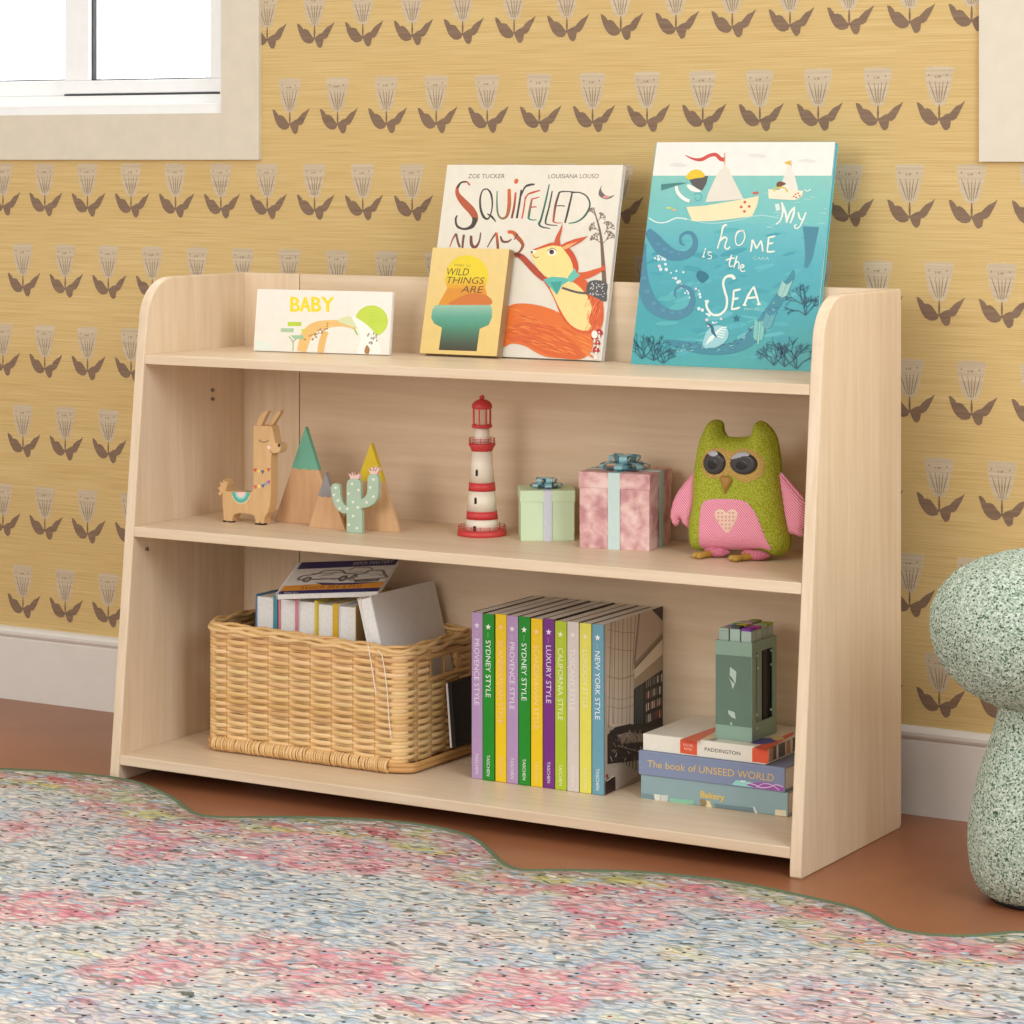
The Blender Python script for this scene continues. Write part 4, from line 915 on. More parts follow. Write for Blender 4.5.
# ---- lighthouse
def lighthouse():
    fr = atZ(482, 538.5, Z2); back = atZ(482, 524, Z2); c0 = fr.lerp(back, .5)
    # centre from the base ellipse
    dpt = (c0 - CAM).dot(FW); k = FPX / dpt; cx = atZ(482, 534.8, Z2); c = Vector((cx.x, cx.y, Z2)); dpt = (c - CAM).dot(FW); k = FPX / dpt
    def z(y): return 1.0 - (y - HY) / k - Z2
    R = lambda w: w / 2 / k
    root = thing('lighthouse_ornament', tuple(c), 'red and white striped lighthouse ornament on the middle shelf', 'ornament')
    RED, WH_ = (206, 62, 62), (236, 224, 204)
    zf = lambda v: z(380 + v / 6.023)        # close-up rows, axis heights
    m = MB(); m.lathe([(.0003, 0), (R(49), 0), (R(49.5), .003), (R(49), zf(906) * 1.0), (R(46), zf(900)), (.0003, zf(900))], c, 'enamel', RED, 48); m.build('base', root)
    seg = [(900, 32.5, 834, 31.5, WH_), (834, 31.5, 786, 30, RED), (786, 29.5, 664, 26.5, WH_), (664, 27, 615, 25.5, RED), (615, 24.5, 424, 20, WH_)]
    for v0, w0, v1, w1, col in seg:
        m = MB(); ex = .4 if col == RED else 0
        m.lathe([(.0003, zf(v0)), (R(w0 + ex), zf(v0)), (R(w1 + ex), zf(v1)), (.0003, zf(v1))], c, 'enamel', col, 48); m.build('red_band' if col == RED else 'tower_section', root)
    m = MB(); m.lathe([(.0003, zf(426)), (R(21), zf(426)), (R(24), zf(404)), (R(27), zf(392)), (R(27), zf(382)), (.0003, zf(382))], c, 'enamel', RED, 48); m.build('gallery', root)
    m = MB(); m.lathe([(.0003, zf(384)), (R(15.5), zf(384)), (R(14.5), zf(286)), (.0003, zf(286))], c, 'enamel', WH_, 40); m.build('watch_room', root)
    la = MB()
    la.lathe([(.0003, zf(286)), (R(20), zf(286)), (R(20.5), zf(276)), (R(20), zf(268)), (.0003, zf(268))], c, 'enamel', RED, 40)
    for i in range(8):
        t = 2 * PI * (i + .3) / 8; d = Vector((math.cos(t), math.sin(t), 0)) * R(18); la.tube([c + d + Vector((0, 0, zf(272))), c + d + Vector((0, 0, zf(168)))], R(1.5), 'enamel', RED, n=8)
    la.lathe([(.0003, zf(172)), (R(19.5), zf(172)), (R(20.5), zf(164)), (R(20), zf(146)), (R(15), zf(128)), (R(8), zf(118)), (R(2), zf(114)), (.0003, zf(114))], c, 'enamel', RED, 40)
    la.lathe([(.0003, zf(124)), (R(2), zf(120)), (R(5), zf(108)), (R(5.5), zf(102)), (R(4), zf(94)), (R(.5), zf(90))], c, 'enamel', RED, 20); la.build('lantern_cage', root)
    ll = MB(); ll.lathe([(R(11), zf(270)), (R(11), zf(170))], c, 'enamel', (226, 200, 170), 24); ll.build('lantern_core', root)
    def rail(w, v0, v1, n, name):
        m = MB()
        for h in (v1, (v0 + v1) / 2): m.tube([c + Vector((math.cos(t * 2 * PI / 36) * R(w), math.sin(t * 2 * PI / 36) * R(w), zf(h))) for t in range(36)], R(.55), 'enamel', RED, n=6, closed=True)
        for i in range(n):
            t = 2 * PI * (i + .2) / n; d = Vector((math.cos(t), math.sin(t), 0)) * R(w); m.tube([c + d + Vector((0, 0, zf(v0 + 6))), c + d + Vector((0, 0, zf(v1 - 6)))], R(.7), 'enamel', (196, 60, 60), n=6)
        m.build(name, root)
    rail(26, 384, 352, 10, 'railing'); rail(47, 902, 876, 16, 'railing')
    # window and door niches on the near side
    def niche(u, v0, v1, w_, arch=True):
        t0 = math.atan2((CAM - c).y, (CAM - c).x); off = (u / 6.023 + 440 - 482); vv = (v0 + v1) / 2
        wd = 20 + (vv - 424) / (615 - 424) * 4.5 if vv < 615 else (26.5 + (vv - 664) / 122 * 3 if vv < 786 else 32)
        rr = R(wd) + .0004; th = math.asin(max(-1, min(1, off / k / rr))); A_ = t0 + th
        n = Vector((math.cos(A_), math.sin(A_), 0)); s_ = Vector((-n.y, n.x, 0)); h = (v1 - v0) / 6.023 / k; W_ = w_ / 6.023 / k
        o = c + n * (rr - .0018) + Vector((0, 0, zf(v1)))
        pts = [o - s_ * W_ / 2, o + s_ * W_ / 2, o + s_ * W_ / 2 + Vector((0, 0, h * .75)), o + s_ * W_ * .3 + Vector((0, 0, h * .95)), o + Vector((0, 0, h)), o - s_ * W_ * .3 + Vector((0, 0, h * .95)), o - s_ * W_ / 2 + Vector((0, 0, h * .75))]
        m = MB(); m.prism(pts, n * .002, 'black_gap'); m.build('door' if v1 > 880 else 'window', root)
    niche(221, 532, 572, 15); niche(214, 698, 738, 15); niche(208, 868, 902, 22)
lighthouse()
# ---- gift boxes
def loop_band(m, c, d, up, L, H, W, mat, col):
    """one bow loop: a band curling out from c along d and back"""
    s_ = d.cross(up).normalized(); pts = []
    for i in range(15):
        t = i / 14 * 1.75 * PI - .0; x = L * .5 * (1 - math.cos(t)); z = H * math.sin(t * .5) * (1 if True else 1); zz = H * (.5 - .5 * math.cos(t)) * .0 + H * math.sin(t) * .5 + H * .5
        pts.append(c + d * x + up * (H * .5 - H * .5 * math.cos(t) if False else max(.0, zz * .9)))
    vs = []; n = len(pts)
    for p in pts: vs += [p - s_ * W / 2, p + s_ * W / 2]
    vs2 = []
    for i, p in enumerate(pts):
        a = pts[max(0, i - 1)]; b = pts[min(n - 1, i + 1)]; nn = (b - a).cross(s_).normalized() * .0006
        vs2 += [p - s_ * W / 2 + nn, p + s_ * W / 2 + nn]
    m.add(vs, [(2 * i, 2 * i + 1, 2 * i + 3, 2 * i + 2) for i in range(n - 1)], mat, col, True)
    m.add(vs2, [(2 * i, 2 * i + 1, 2 * i + 3, 2 * i + 2) for i in range(n - 1)], mat, col, True)
def gift_box(name, label, corner, ang, w, d, h, lid, mat, rib, ribw, ribmat_front, bowcol, bowR, both=True, lidover=.0012):
    ca, sa = math.cos(ang), math.sin(ang); ux = Vector((ca, sa, 0)); uy = Vector((-sa, ca, 0)); uz = Vector((0, 0, 1)); O = Vector(corner)
    root = thing(name, tuple(O + ux * w / 2 + uy * d / 2), label, 'gift box')
    m = MB(); m.obox(O, ux * w, uy * d, uz * (h - .002), mat, bev=.0006); m.build('box', root)
    m = MB(); o = O - ux * lidover - uy * lidover + uz * (h - lid); m.obox(o, ux * (w + 2 * lidover), uy * (d + 2 * lidover), uz * lid, mat, bev=.0007); m.build('lid', root)
    m = MB(); e = .0005; c0 = w / 2
    r0 = O + ux * (c0 - ribw / 2) - uy * (lidover + e)
    m.obox(r0, ux * ribw, uy * e, uz * (h + e), 'ribbon_cloth', ribmat_front); m.obox(r0 + uz * h, ux * ribw, uy * (d + 2 * lidover + 2 * e), uz * e, 'ribbon_cloth', rib); m.obox(r0 + uy * (d + 2 * lidover + e), ux * ribw, uy * e, uz * (h + e), 'ribbon_cloth', rib)
    m.build('ribbon', root)
    if both:
        m = MB(); r1 = O + uy * (d / 2 - ribw / 2) - ux * (lidover + e); e2 = .0009
        m.obox(r1, ux * e, uy * ribw, uz * (h + e2), 'ribbon_cloth', rib); m.obox(r1 + uz * h, ux * (w + 2 * lidover + 2 * e), uy * ribw, uz * e2, 'ribbon_cloth', rib); m.obox(r1 + ux * (w + 2 * lidover + e), ux * e, uy * ribw, uz * (h + e2), 'ribbon_cloth', rib)
        m.build('ribbon', root)
    m = MB(); C0 = O + ux * w / 2 + uy * d * .45 + uz * (h + .0012)
    for i in range(7):
        t = ang + 2 * PI * i / 7 + .3; loop_band(m, C0, Vector((math.cos(t), math.sin(t), 0)), uz, bowR, bowR * .30, min(.012, ribw * .8), 'ribbon_cloth', bowcol)
    for i in range(5):
        t = ang + 2 * PI * i / 5; loop_band(m, C0 + uz * bowR * .12, Vector((math.cos(t) * .7, math.sin(t) * .85, .2)).normalized(), uz, bowR * .66, bowR * .38, min(.012, ribw * .8), 'ribbon_cloth', tuple(min(255, q + 8) for q in bowcol))
    m.lathe([(.0003, 0), (bowR * .3, 0), (bowR * .3, bowR * .2), (.0003, bowR * .3)], C0, 'ribbon_cloth', bowcol, 14); m.build('bow', root)
gift_box('small_gift_box', 'small pale green gift box with lilac ribbon and blue bow beside lighthouse', atZ(521.0, 541, Z2 + .0), math.radians(33.5), .0835, .080, .0785, .018, 'green_card', (206, 208, 216), .013, (208, 210, 220), (158, 204, 212), .026, both=False)
gift_box('large_gift_box', 'larger pink mottled gift box with pale blue ribbon next to the owl', atZ(579.5, 547.5, Z2), math.radians(9), .113, .105, .1165, .024, 'pink_tie_dye_paper', (176, 208, 202), .019, (200, 220, 216), (150, 198, 208), .040)

# ---- owl (units /5.12 + (640,400))
def owl():
    Y0 = -.225; S = 5.12; pl = Plane((0, Y0, 0), (1, 0, 0), (0, 0, 1))
    xz = lambda u, v, Y=Y0: atY(640 + u / S, 400 + v / S, Y)
    def outline(pts, Y=Y0, n=4):
        return [( (p := atY(640 + u / S, 400 + v / S, Y)).x, p.z) for u, v in cspline(pts, n)]
    c = Vector((xz(500, 790).x, Y0 + .0, Z2)); root = thing('owl_plush', tuple(c), 'green and pink stuffed owl with big dark eyes sitting on middle shelf', 'soft toy')
    out = [(262, 700), (262, 620), (280, 520), (282, 420), (292, 330), (310, 220), (336, 150), (362, 108), (396, 100), (420, 118), (426, 160), (446, 184), (500, 190), (552, 186), (576, 176), (590, 130), (606, 108), (632, 110), (662, 138), (690, 180), (706, 240), (716, 310), (722, 400), (736, 520), (752, 620), (768, 700), (764, 760), (730, 794), (690, 796), (640, 782), (500, 772), (380, 772), (312, 772), (276, 750)]
    o2 = outline(out); T = .030; R_ = .030
    o2 = [(x, max(z, Z2 + .0005)) for x, z in o2]
    V, F, H = cushion(o2, .0042, R_, T)
    def height(x, z):
        return T * dome(edist((x, z), o2), R_) if inside((x, z), o2) else 0
    m = MB(); n = len(V)
    m.add([(x, Y0 - h, z) for (x, z), h in zip(V, H)], F, 'green_knit', smooth=True)
    m.add([(x, Y0 + .001 + h * .9, z) for (x, z), h in zip(V, H)], [f[::-1] for f in F], 'green_knit', smooth=True)
    m.build('body', root)
    def patch(pts, mat, name, k, th=.0012, col=(255, 255, 255), parent=None, step=.0035, Yp=None):
        Yp = Y0 - T if Yp is None else Yp
        op = outline(pts, Yp, 3); Vp, Fp, Hp = cushion(op, step, .004, th)
        mm = MB(); mm.add([(x, Y0 - height(x, z) - k - h, z) for (x, z), h in zip(Vp, Hp)], Fp, mat, col, True); return mm.build(name, parent or root)
    patch([(304, 768), (302, 700), (306, 600), (316, 540), (340, 514), (400, 506), (480, 508), (540, 520), (580, 560), (610, 620), (640, 700), (664, 768), (600, 762), (500, 774), (400, 772)], 'pink_stripe_cloth', 'belly_patch', .0008)
    hb = patch([(448, 680), (414, 640), (390, 605), (388, 575), (404, 560), (430, 562), (446, 578), (462, 562), (488, 562), (502, 580), (496, 610), (476, 650)], 'ribbon_cloth', 'heart_patch', .0022, .0008, (238, 206, 182))
    h2 = outline([(448, 680), (414, 640), (390, 605), (388, 575), (404, 560), (430, 562), (446, 578), (462, 562), (488, 562), (502, 580), (496, 610), (476, 650)], Y0 - T)
    ck = MB()
    for i in range(12):
        for j in range(12):
            if (i % 2) and (j % 2):
                u, v = 392 + i * 9.5, 562 + j * 9.8; q = []
                for du, dv in ((0, 0), (9, 0), (9, 9.5), (0, 9.5)):
                    p = atY(640 + (u + du) / S, 400 + (v + dv) / S, Y0 - T); q.append(p)
                if all(inside((p.x, p.z), h2) for p in q): ck.add([(p.x, Y0 - height(p.x, p.z) - .0034, p.z) for p in q], [(0, 1, 2, 3)], 'ribbon_cloth', (226, 148, 150))
    ck.build('check_print', hb)
    patch([(318, 330), (320, 290), (345, 258), (385, 246), (430, 250), (456, 264), (490, 254), (540, 248), (590, 262), (622, 296), (634, 340), (620, 390), (580, 414), (530, 420), (490, 402), (460, 384), (440, 396), (400, 402), (350, 396), (324, 370)], 'tan_felt', 'eye_patch', .0008, .001)
    def eye(cu, cv, ru, rv, rot, hl):
        pts = [(cu + ru * math.cos(t) * math.cos(rot) - rv * math.sin(t) * math.sin(rot), cv + ru * math.cos(t) * math.sin(rot) + rv * math.sin(t) * math.cos(rot)) for t in [2 * PI * i / 12 for i in range(12)]]
        e = patch(pts, 'gloss_print', 'eye', .0018, .0045, (58, 54, 54), step=.0025)
        def cap(pts2, name, k, col): patch(pts2, 'gloss_print', name, k, .0005, col, e, .0025)
        cap([(cu - 4 + ru * .45 * math.cos(t), cv + 6 + rv * .45 * math.sin(t)) for t in [2 * PI * i / 10 for i in range(10)]], 'pupil', .0062, (20, 14, 14))
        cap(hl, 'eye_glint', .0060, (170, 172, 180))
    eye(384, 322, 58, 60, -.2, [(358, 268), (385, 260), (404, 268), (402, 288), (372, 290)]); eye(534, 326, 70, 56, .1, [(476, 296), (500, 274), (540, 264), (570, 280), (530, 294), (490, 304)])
    patch([(412, 398), (424, 386), (450, 390), (474, 402), (468, 430), (448, 460), (437, 484), (428, 450), (418, 424)], 'ribbon_cloth', 'beak', .002, .004, (166, 122, 50), step=.0025)
    def wing(pts, Yw, name='wing', side_=1):
        o = outline(pts, Yw, 4); Vw, Fw, Hw = cushion(o, .004, .014, .011)
        m = MB(); m.add([(x, Yw - h, z) for (x, z), h in zip(Vw, Hw)], Fw, 'pink_stripe_cloth', smooth=True); m.add([(x, Yw + .0008 + h, z) for (x, z), h in zip(Vw, Hw)], [f[::-1] for f in Fw], 'pink_stripe_cloth', smooth=True); m.build(name, root)
    wing([(300, 360), (270, 376), (240, 410), (200, 460), (170, 520), (158, 580), (164, 625), (182, 646), (200, 632), (208, 606), (224, 634), (246, 656), (262, 650), (270, 600), (300, 500)], Y0 - .004)
    wing([(716, 376), (750, 398), (790, 440), (836, 500), (850, 560), (846, 640), (834, 664), (836, 690), (820, 700), (790, 688), (764, 680), (745, 600), (730, 500)], Y0 - .002)
    # rolled hem feet cuffs and feet
    for u0, u1 in ((330, 455), (520, 660)):
        m = MB(); pts = []
        for i in range(9):
            t = i / 8; u = u0 + (u1 - u0) * t; p = atY(640 + u / S, 400 + 772 / S, Y0 - .018); pts.append((p.x, Y0 - .016 - .008 * math.sin(t * PI), Z2 + .0085))
        m.tube(pts, [.002, .0055, .007, .0075, .0075, .0075, .007, .0055, .002], 'pink_rib', n=12); m.build('leg_cuff', root)
    for cu, cv in ((292, 806), (512, 812)):
        g = atZ(640 + cu / S, 400 + cv / S, Z2 + .004); m = MB()
        hx = atY(640 + (cu + 90) / S, 400 + 780 / S, Y0 - .02); heel = Vector((hx.x, Y0 - .020, Z2 + .008))
        foot = Vector((g.x + .002, Y0 - .037, Z2 + .0055))
        m.tube([heel, heel.lerp(foot, .5), foot], [.005, .0055, .0055], 'paint', (176, 132, 52), n=12)
        for k in (-1, 0, 1):
            d = Vector((-.75 + .6 * k, -.7 - .1 * k, 0)).normalized(); e = foot + d * .017; e.z = Z2 + .0046
            m.tube([foot, foot.lerp(e, .5), e, e + d * .003], [.0042, .0038, .0046, .0016], 'paint', (188, 150, 66), n=12)
        m.build('foot', root)
owl()
# ================================================================== BOTTOM SHELF
# ---- wicker basket
BX0, BX1, BY0, BY1 = -.509, -.131, -.3365, -.1215
bask = thing('wicker_basket', ((BX0 + BX1) / 2, (BY0 + BY1) / 2, Z1), 'rectangular woven wicker basket full of books on bottom shelf', 'basket')
RC_ = .022
def peri(n):
    """points and normals round the basket, starting at the front left, at equal steps"""
    hx, hy = (BX1 - BX0) / 2 - RC_, (BY1 - BY0) / 2 - RC_; cx, cy = (BX0 + BX1) / 2, (BY0 + BY1) / 2
    L = [2 * hx, PI / 2 * RC_, 2 * hy, PI / 2 * RC_] * 2; tot = sum(L[:4]) * 1.0 + sum(L[4:]) * 0 ; tot = 4 * hx + 4 * hy + 2 * PI * RC_
    segs = [('l', Vector((cx - hx, cy - hy - RC_)), Vector((1, 0)), 2 * hx), ('a', Vector((cx + hx, cy - hy)), -PI / 2, PI / 2 * RC_), ('l', Vector((cx + hx + RC_, cy - hy)), Vector((0, 1)), 2 * hy), ('a', Vector((cx + hx, cy + hy)), 0, PI / 2 * RC_),
            ('l', Vector((cx + hx, cy + hy + RC_)), Vector((-1, 0)), 2 * hx), ('a', Vector((cx - hx, cy + hy)), PI / 2, PI / 2 * RC_), ('l', Vector((cx - hx - RC_, cy + hy)), Vector((0, -1)), 2 * hy), ('a', Vector((cx - hx, cy - hy)), PI, PI / 2 * RC_)]
    out = []
    for i in range(n):
        s_ = tot * i / n
        for sg in segs:
            if s_ <= sg[3]: break
            s_ -= sg[3]
        if sg[0] == 'l': p = sg[1] + sg[2] * s_; nn = Vector((sg[2].y, -sg[2].x))
        else:
            a = sg[2] + s_ / RC_; nn = Vector((math.cos(a), math.sin(a))); p = sg[1] + nn * RC_
        out.append((p, nn, tot * i / n))
    return out, tot
NP = 26 * 14
PER, TOT = peri(NP); NST = 28; SP = TOT / NST; Lf = (BX1 - BX0) - 2 * RC_; Ls = (BY1 - BY0) - 2 * RC_
wr = random.Random(4)
WCOL = [(230, 190, 132), (224, 182, 122), (234, 196, 140), (216, 172, 112), (228, 186, 128)]
def rimz(p):   # the rim dips to the right
    return .2465 - .012 * (p.x - BX0) / (BX1 - BX0)
def hole(s_, z, p, k):
    # handle slots in both short sides
    a = Lf + PI / 2 * RC_
    for b in (a, a + Ls + Lf + PI * RC_):
        if b + Ls * .30 < s_ < b + Ls * .86 and .176 < z < .216: return True
    return False
wv = MB(); NR = 31; z0w, z1w = .060, .238
for r in range(NR):
    f = r / (NR - 1); col0 = WCOL[wr.randrange(5)]; run = []
    ph = (r % 2) * PI; jit = wr.uniform(-.001, .001); amp = .0032; runs = []; cols = []
    for i in range(NP + 1):
        p, nn, s_ = PER[i % NP]; zt_ = rimz(p) - .006; z = z0w + (zt_ - z0w) * f + .0012 * noise.noise(Vector((s_ * 18, r * 3.1, 0))) 
        if hole(s_, z, p, r):
            if len(run) > 1: runs.append(run)
            run = []; continue
        w_ = math.cos(PI * s_ / SP + ph); cnr = min(1, abs(nn.x * nn.y) * 3.2); w_ = w_ * (1 - cnr) + .55 * cnr
        # near the corners the cane wraps smoothly
        o = amp * w_
        run.append(Vector((p.x + nn.x * o, p.y + nn.y * o, z)))
    if len(run) > 1: runs.append(run)
    for run in runs:
        c = tuple(q + wr.uniform(-4, 4) for q in col0)
        wv.tube(run, .0040, 'wicker', c, n=8, flat=.5, up=(0, 0, 1))
wv.build('woven_sides', bask)
sk = MB()
for k in range(NST):
    s_ = (k + .5) * SP; i = int(s_ / TOT * NP) % NP; p, nn, _ = PER[i]
    sk.tube([(p.x, p.y, .045), (p.x, p.y, rimz(p))], .0024, 'wicker', (196, 146, 86), n=7)
sk.build('stakes', bask)
# handle loops rim: twisted canes along the top
rim = MB()
for q, (rad, off, dz_) in enumerate(((.0036, .0026, .001), (.0034, -.003, .003), (.0034, .0034, -.005), (.0026, .000, .0055))):
    pts = []
    for i in range(NP):
        p, nn, s_ = PER[i]; tw = .0018 * math.sin(s_ / SP * PI + q * 2.1)
        pts.append((p.x + nn.x * (off + tw), p.y + nn.y * (off + tw), rimz(p) - .002 + dz_ + .0016 * math.cos(s_ / SP * PI * 1.3 + q)))
    rim.tube(pts, rad, 'wicker', WCOL[q], n=8, closed=True)
rim.build('rim', bask)
for b in (Lf + PI / 2 * RC_, Lf + Ls + Lf + PI * 1.5 * RC_):
    for zz in (.178, .214):
        pts = []
        for i in range(13):
            s_ = b + Ls * (.27 + .62 * i / 12); p, nn, _ = PER[int(s_ / TOT * NP) % NP]; pts.append((p.x + nn.x * .002, p.y, zz + .0007 * (-1) ** i))
        hb_ = MB(); hb_.tube(pts, .004, 'wicker', (214, 168, 106), n=8); hb_.build('handle_cane', bask)
# base coil wrapped with fine cane
bc = MB(); N2 = 330
for q, (zz, rad, off) in enumerate(((.0488, .0052, .002), (.0555, .0042, .0035))):
    bc.tube([(p.x + nn.x * (off + (.0105 if nn.x > .9 else .0105 * max(0, (nn.x - .2) / .7) if nn.x > .2 else 0)), p.y + nn.y * off, zz) for p, nn, s_ in PER], rad, 'wicker', (206, 156, 94), n=8, closed=True)
bc.build('base_canes', bask)
cl = MB(); xa, xb = BX0 + .020, BX1 - .020; x = xa; yc = BY0 - .0035
while x < xb:
    w_ = wr.uniform(.0026, .0048); pts = []
    cc = WCOL[wr.randrange(5)]; tilt = wr.uniform(-.0008, .0008)
    for t in range(14):
        a = 2 * PI * t / 14; pts.append((x + tilt * math.sin(a), yc + .0092 * math.cos(a), Z1 + .0125 + .0098 * math.sin(a)))
    cl.tube(pts, w_ * .5, 'wicker', cc, n=6, closed=True, up=(1, 0, 0)); x += w_ * 1.02 + (.0010 if wr.random() < .3 else 0)
cl.build('wrapped_border', bask)
fb = MB(); fb.box((BX0 + .004, BY0 + .004, Z1 + .001), (BX1 - .004, BY1 - .004, Z1 + .007), 'wicker', (180, 132, 78)); fb.build('basket_base', bask)

# ---- upright books in the basket, fore-edges up and towards us
def basket_book(x0, x1, ztop, c1, t1, c2, t2, label, lean=0, y0=-.300, dep=.165):
    b = Vector(((x0 + x1) / 2, y0 + dep / 2, .050)); root = thing('hardback_book', tuple(b), label, 'book', 'books standing in the basket')
    zb = .050
    m = MB(); m.box((x0, y0, zb), (x0 + t1, y0 + dep, ztop), 'gloss_print', c1, .0005); m.build('front_cover', root)
    m = MB(); m.box((x1 - t2, y0, zb), (x1, y0 + dep, ztop), 'gloss_print', c2, .0005); m.build('back_cover', root)
    m = MB(); m.box((x0 + t1, y0 + .003, zb + .003), (x1 - t2, y0 + dep - .002, ztop - .004), 'page_edges'); m.build('pages', root)
    m = MB(); m.box((x0 + t1, y0 + dep - .002, zb), (x1 - t2, y0 + dep, ztop), 'gloss_print', c1); m.build('spine', root)
Yb = -.300
def bx(x): return atY(x, 605, Yb).x
zt1 = atY(265, 595, Yb).z; zt2 = atY(320, 601, Yb).z
basket_book(bx(255.5), bx(277.3), zt1, (96, 136, 170), .0016, (76, 140, 152), .0085, 'blue and teal hardback at the left end inside the wicker basket')
basket_book(bx(278.3), bx(298), zt2, (214, 130, 150), .003, (214, 130, 150), .006, 'pink hardback standing second from left inside the wicker basket')
basket_book(bx(298.4), bx(317), zt2, (226, 222, 216), .0016, (226, 196, 60), .005, 'white book with thin yellow back cover, middle of the basket')
basket_book(bx(317.4), bx(338), zt2 - .002, (226, 206, 120), .0012, (216, 170, 36), .0105, 'book with thick golden yellow cover, fourth inside the basket')
basket_book(bx(338.5), bx(356), zt2 - .002, (232, 228, 222), .0014, (196, 164, 110), .0016, 'white book with thin tan back cover inside the basket, beside the leaning white book')
# small red book behind the blue one
p = atY(262, 590, -.128)
# ---- big white book leaning at the right of the basket
def white_book():
    A = atY(357, 598, -.316); Bp = atY(370.5, 595.5, -.316); C = atY(379.5, 637, -.316)
    dn = (C - Bp); dn = dn.normalized(); th = (Bp - A).length; across = Vector((-dn.z, 0, dn.x)); across = across if across.x > 0 else -across
    # across the thickness, square to the boards
    L = .160; D = atX(438, 579, Bp.x).y - Bp.y; D = .188; O = Bp + dn * L - across * th
    root = thing('white_book', tuple(O + across * th / 2 + Vector((0, D / 2, 0))), 'thick plain white book leaning at the right inside the basket', 'book')
    h = .0018
    m = MB(); m.obox(O + across * (th - h), across * h, Vector((0, D, 0)), -dn * L, 'paint', (226, 222, 218), .0005); m.build('front_cover', root)
    m = MB(); m.obox(O, across * h, Vector((0, D, 0)), -dn * L, 'paint', (222, 216, 208), .0005); m.build('back_cover', root)
    m = MB(); m.obox(O + across * h, across * (th - 2 * h), Vector((0, D - .003, 0)), -dn * (L - .003), 'page_edges'); m.build('pages', root)
    for pts in ([(360, 597), (361, 606), (364, 625), (369, 650), (373, 675), (376, 695)], [(378, 650), (382, 655), (385, 672), (387, 690), (389, 720), (391, 738)]):
        q = []
        for i, (x, y) in enumerate(pts):
            Y = -.3175 if y < 640 else BY0 - .0075; q.append(atY(x, y, Y))
        if pts[0][0] == 378: q = q[0:]
        m = MB(); m.tube(q, .0007, 'paint', (244, 236, 220), n=6); m.build('bookmark_thread', root)
white_book()
# ---- the booklet lying on top of the upright books
def booklet():
    zt = max(zt1, zt2) + .0012
    FL = atZ(277, 594.5, zt + .0075); 
    FR = atY(378, 591.5, FL.y + .050); BL = atY(300, 562.5, FL.y + .105); BR = FR + (BL - FL); 
    u = (FR - FL); v = (BL - FL); v -= u.normalized() * 0; n = u.cross(v).normalized(); t = .0085
    root = thing('car_booklet', tuple((FL + BR) / 2 - n * t), 'navy, white and orange booklet with a drawn car lying on top of the basket books', 'book')
    m = MB(); m.obox(FL - n * .001, u, v, n * .001, 'gloss_print', (236, 232, 226), .0003)
    def f(s_, q, k): return FL + u * s_ + v * (1 - q) + n * k
    a = Art(m, None, 'gloss_print', f=f); NV, ORG, GY = (44, 44, 104), (222, 150, 54), (112, 110, 108)
    a.poly([(0, 0), (1, 0), (1, 1), (0, 1)], (226, 224, 220))
    a.poly([(.02, 0), (1, 0), (1, .18), (.02, .22)], NV); a.text('SKETCH', (.56, .14), (.70, .13), (0, -.09), (226, 222, 220)); a.text('MASTERY', (.73, .13), (.96, .11), (0, -.09), (226, 222, 220))
    a.poly([(.0, .74), (.5, .70), (1, .70), (1, .92), (0, .90)], ORG); a.poly([(.3, .66), (.55, .70), (.95, .70), (.7, .76), (.4, .75)], NV); a.poly([(0, .9), (1, .88), (1, 1), (0, 1)], NV)
    a.text('Sketch like a Pro', (.2, .87), (.8, .86), (0, -.12), (120, 72, 40)); a.text('PENCILS', (.06, .985), (.2, .985), (0, -.05), (220, 216, 214))
    a.line([(.1, .54), (.13, .44), (.25, .40), (.32, .30), (.48, .30), (.55, .40), (.66, .44), (.68, .54)], .03, GY); a.line([(.1, .56), (.68, .56)], .04, GY, False)
    for x in (.2, .56): a.disc(x, .56, .045, .09, (80, 78, 78)); a.disc(x, .56, .022, .045, (170, 168, 166))
    a.line([(.2, .38), (.5, .37)], .02, GY, False)
    a.line([(.62, .6), (.66, .46), (.74, .42), (.78, .34), (.9, .34), (.95, .46), (.97, .58), (.64, .62)], .03, GY); a.poly([(.68, .62), (.94, .60), (.93, .68), (.70, .69)], (90, 88, 88)); a.line([(.56, .3), (.62, .22), (.75, .24), (.8, .3)], .02, GY)
    rng = random.Random(3)
    for i in range(30):
        x, y = rng.uniform(.12, .95), rng.uniform(.36, .64); a.line([(x, y), (x + rng.uniform(.03, .1), y + rng.uniform(-.04, .04))], .012, (150, 148, 146), False)
    m.build('cover', root)
    m = MB(); m.obox(FL - n * t + u * .002, u * .992, v * .98, n * (t - .0011), 'page_edges'); m.build('pages', root)
    m = MB()
    for i in range(18):
        c = FL.lerp(BL, (i + .5) / 18) - n * t * .5; q = [c + (u.normalized() * math.cos(a_) * .003 + n * math.sin(a_) * .0062) for a_ in [2 * PI * k / 10 for k in range(10)]]
        m.tube(q, .0006, 'paint', (226, 222, 218), n=6, closed=True, up=tuple(v.normalized()))
    m.build('spiral_binding', root)
booklet()
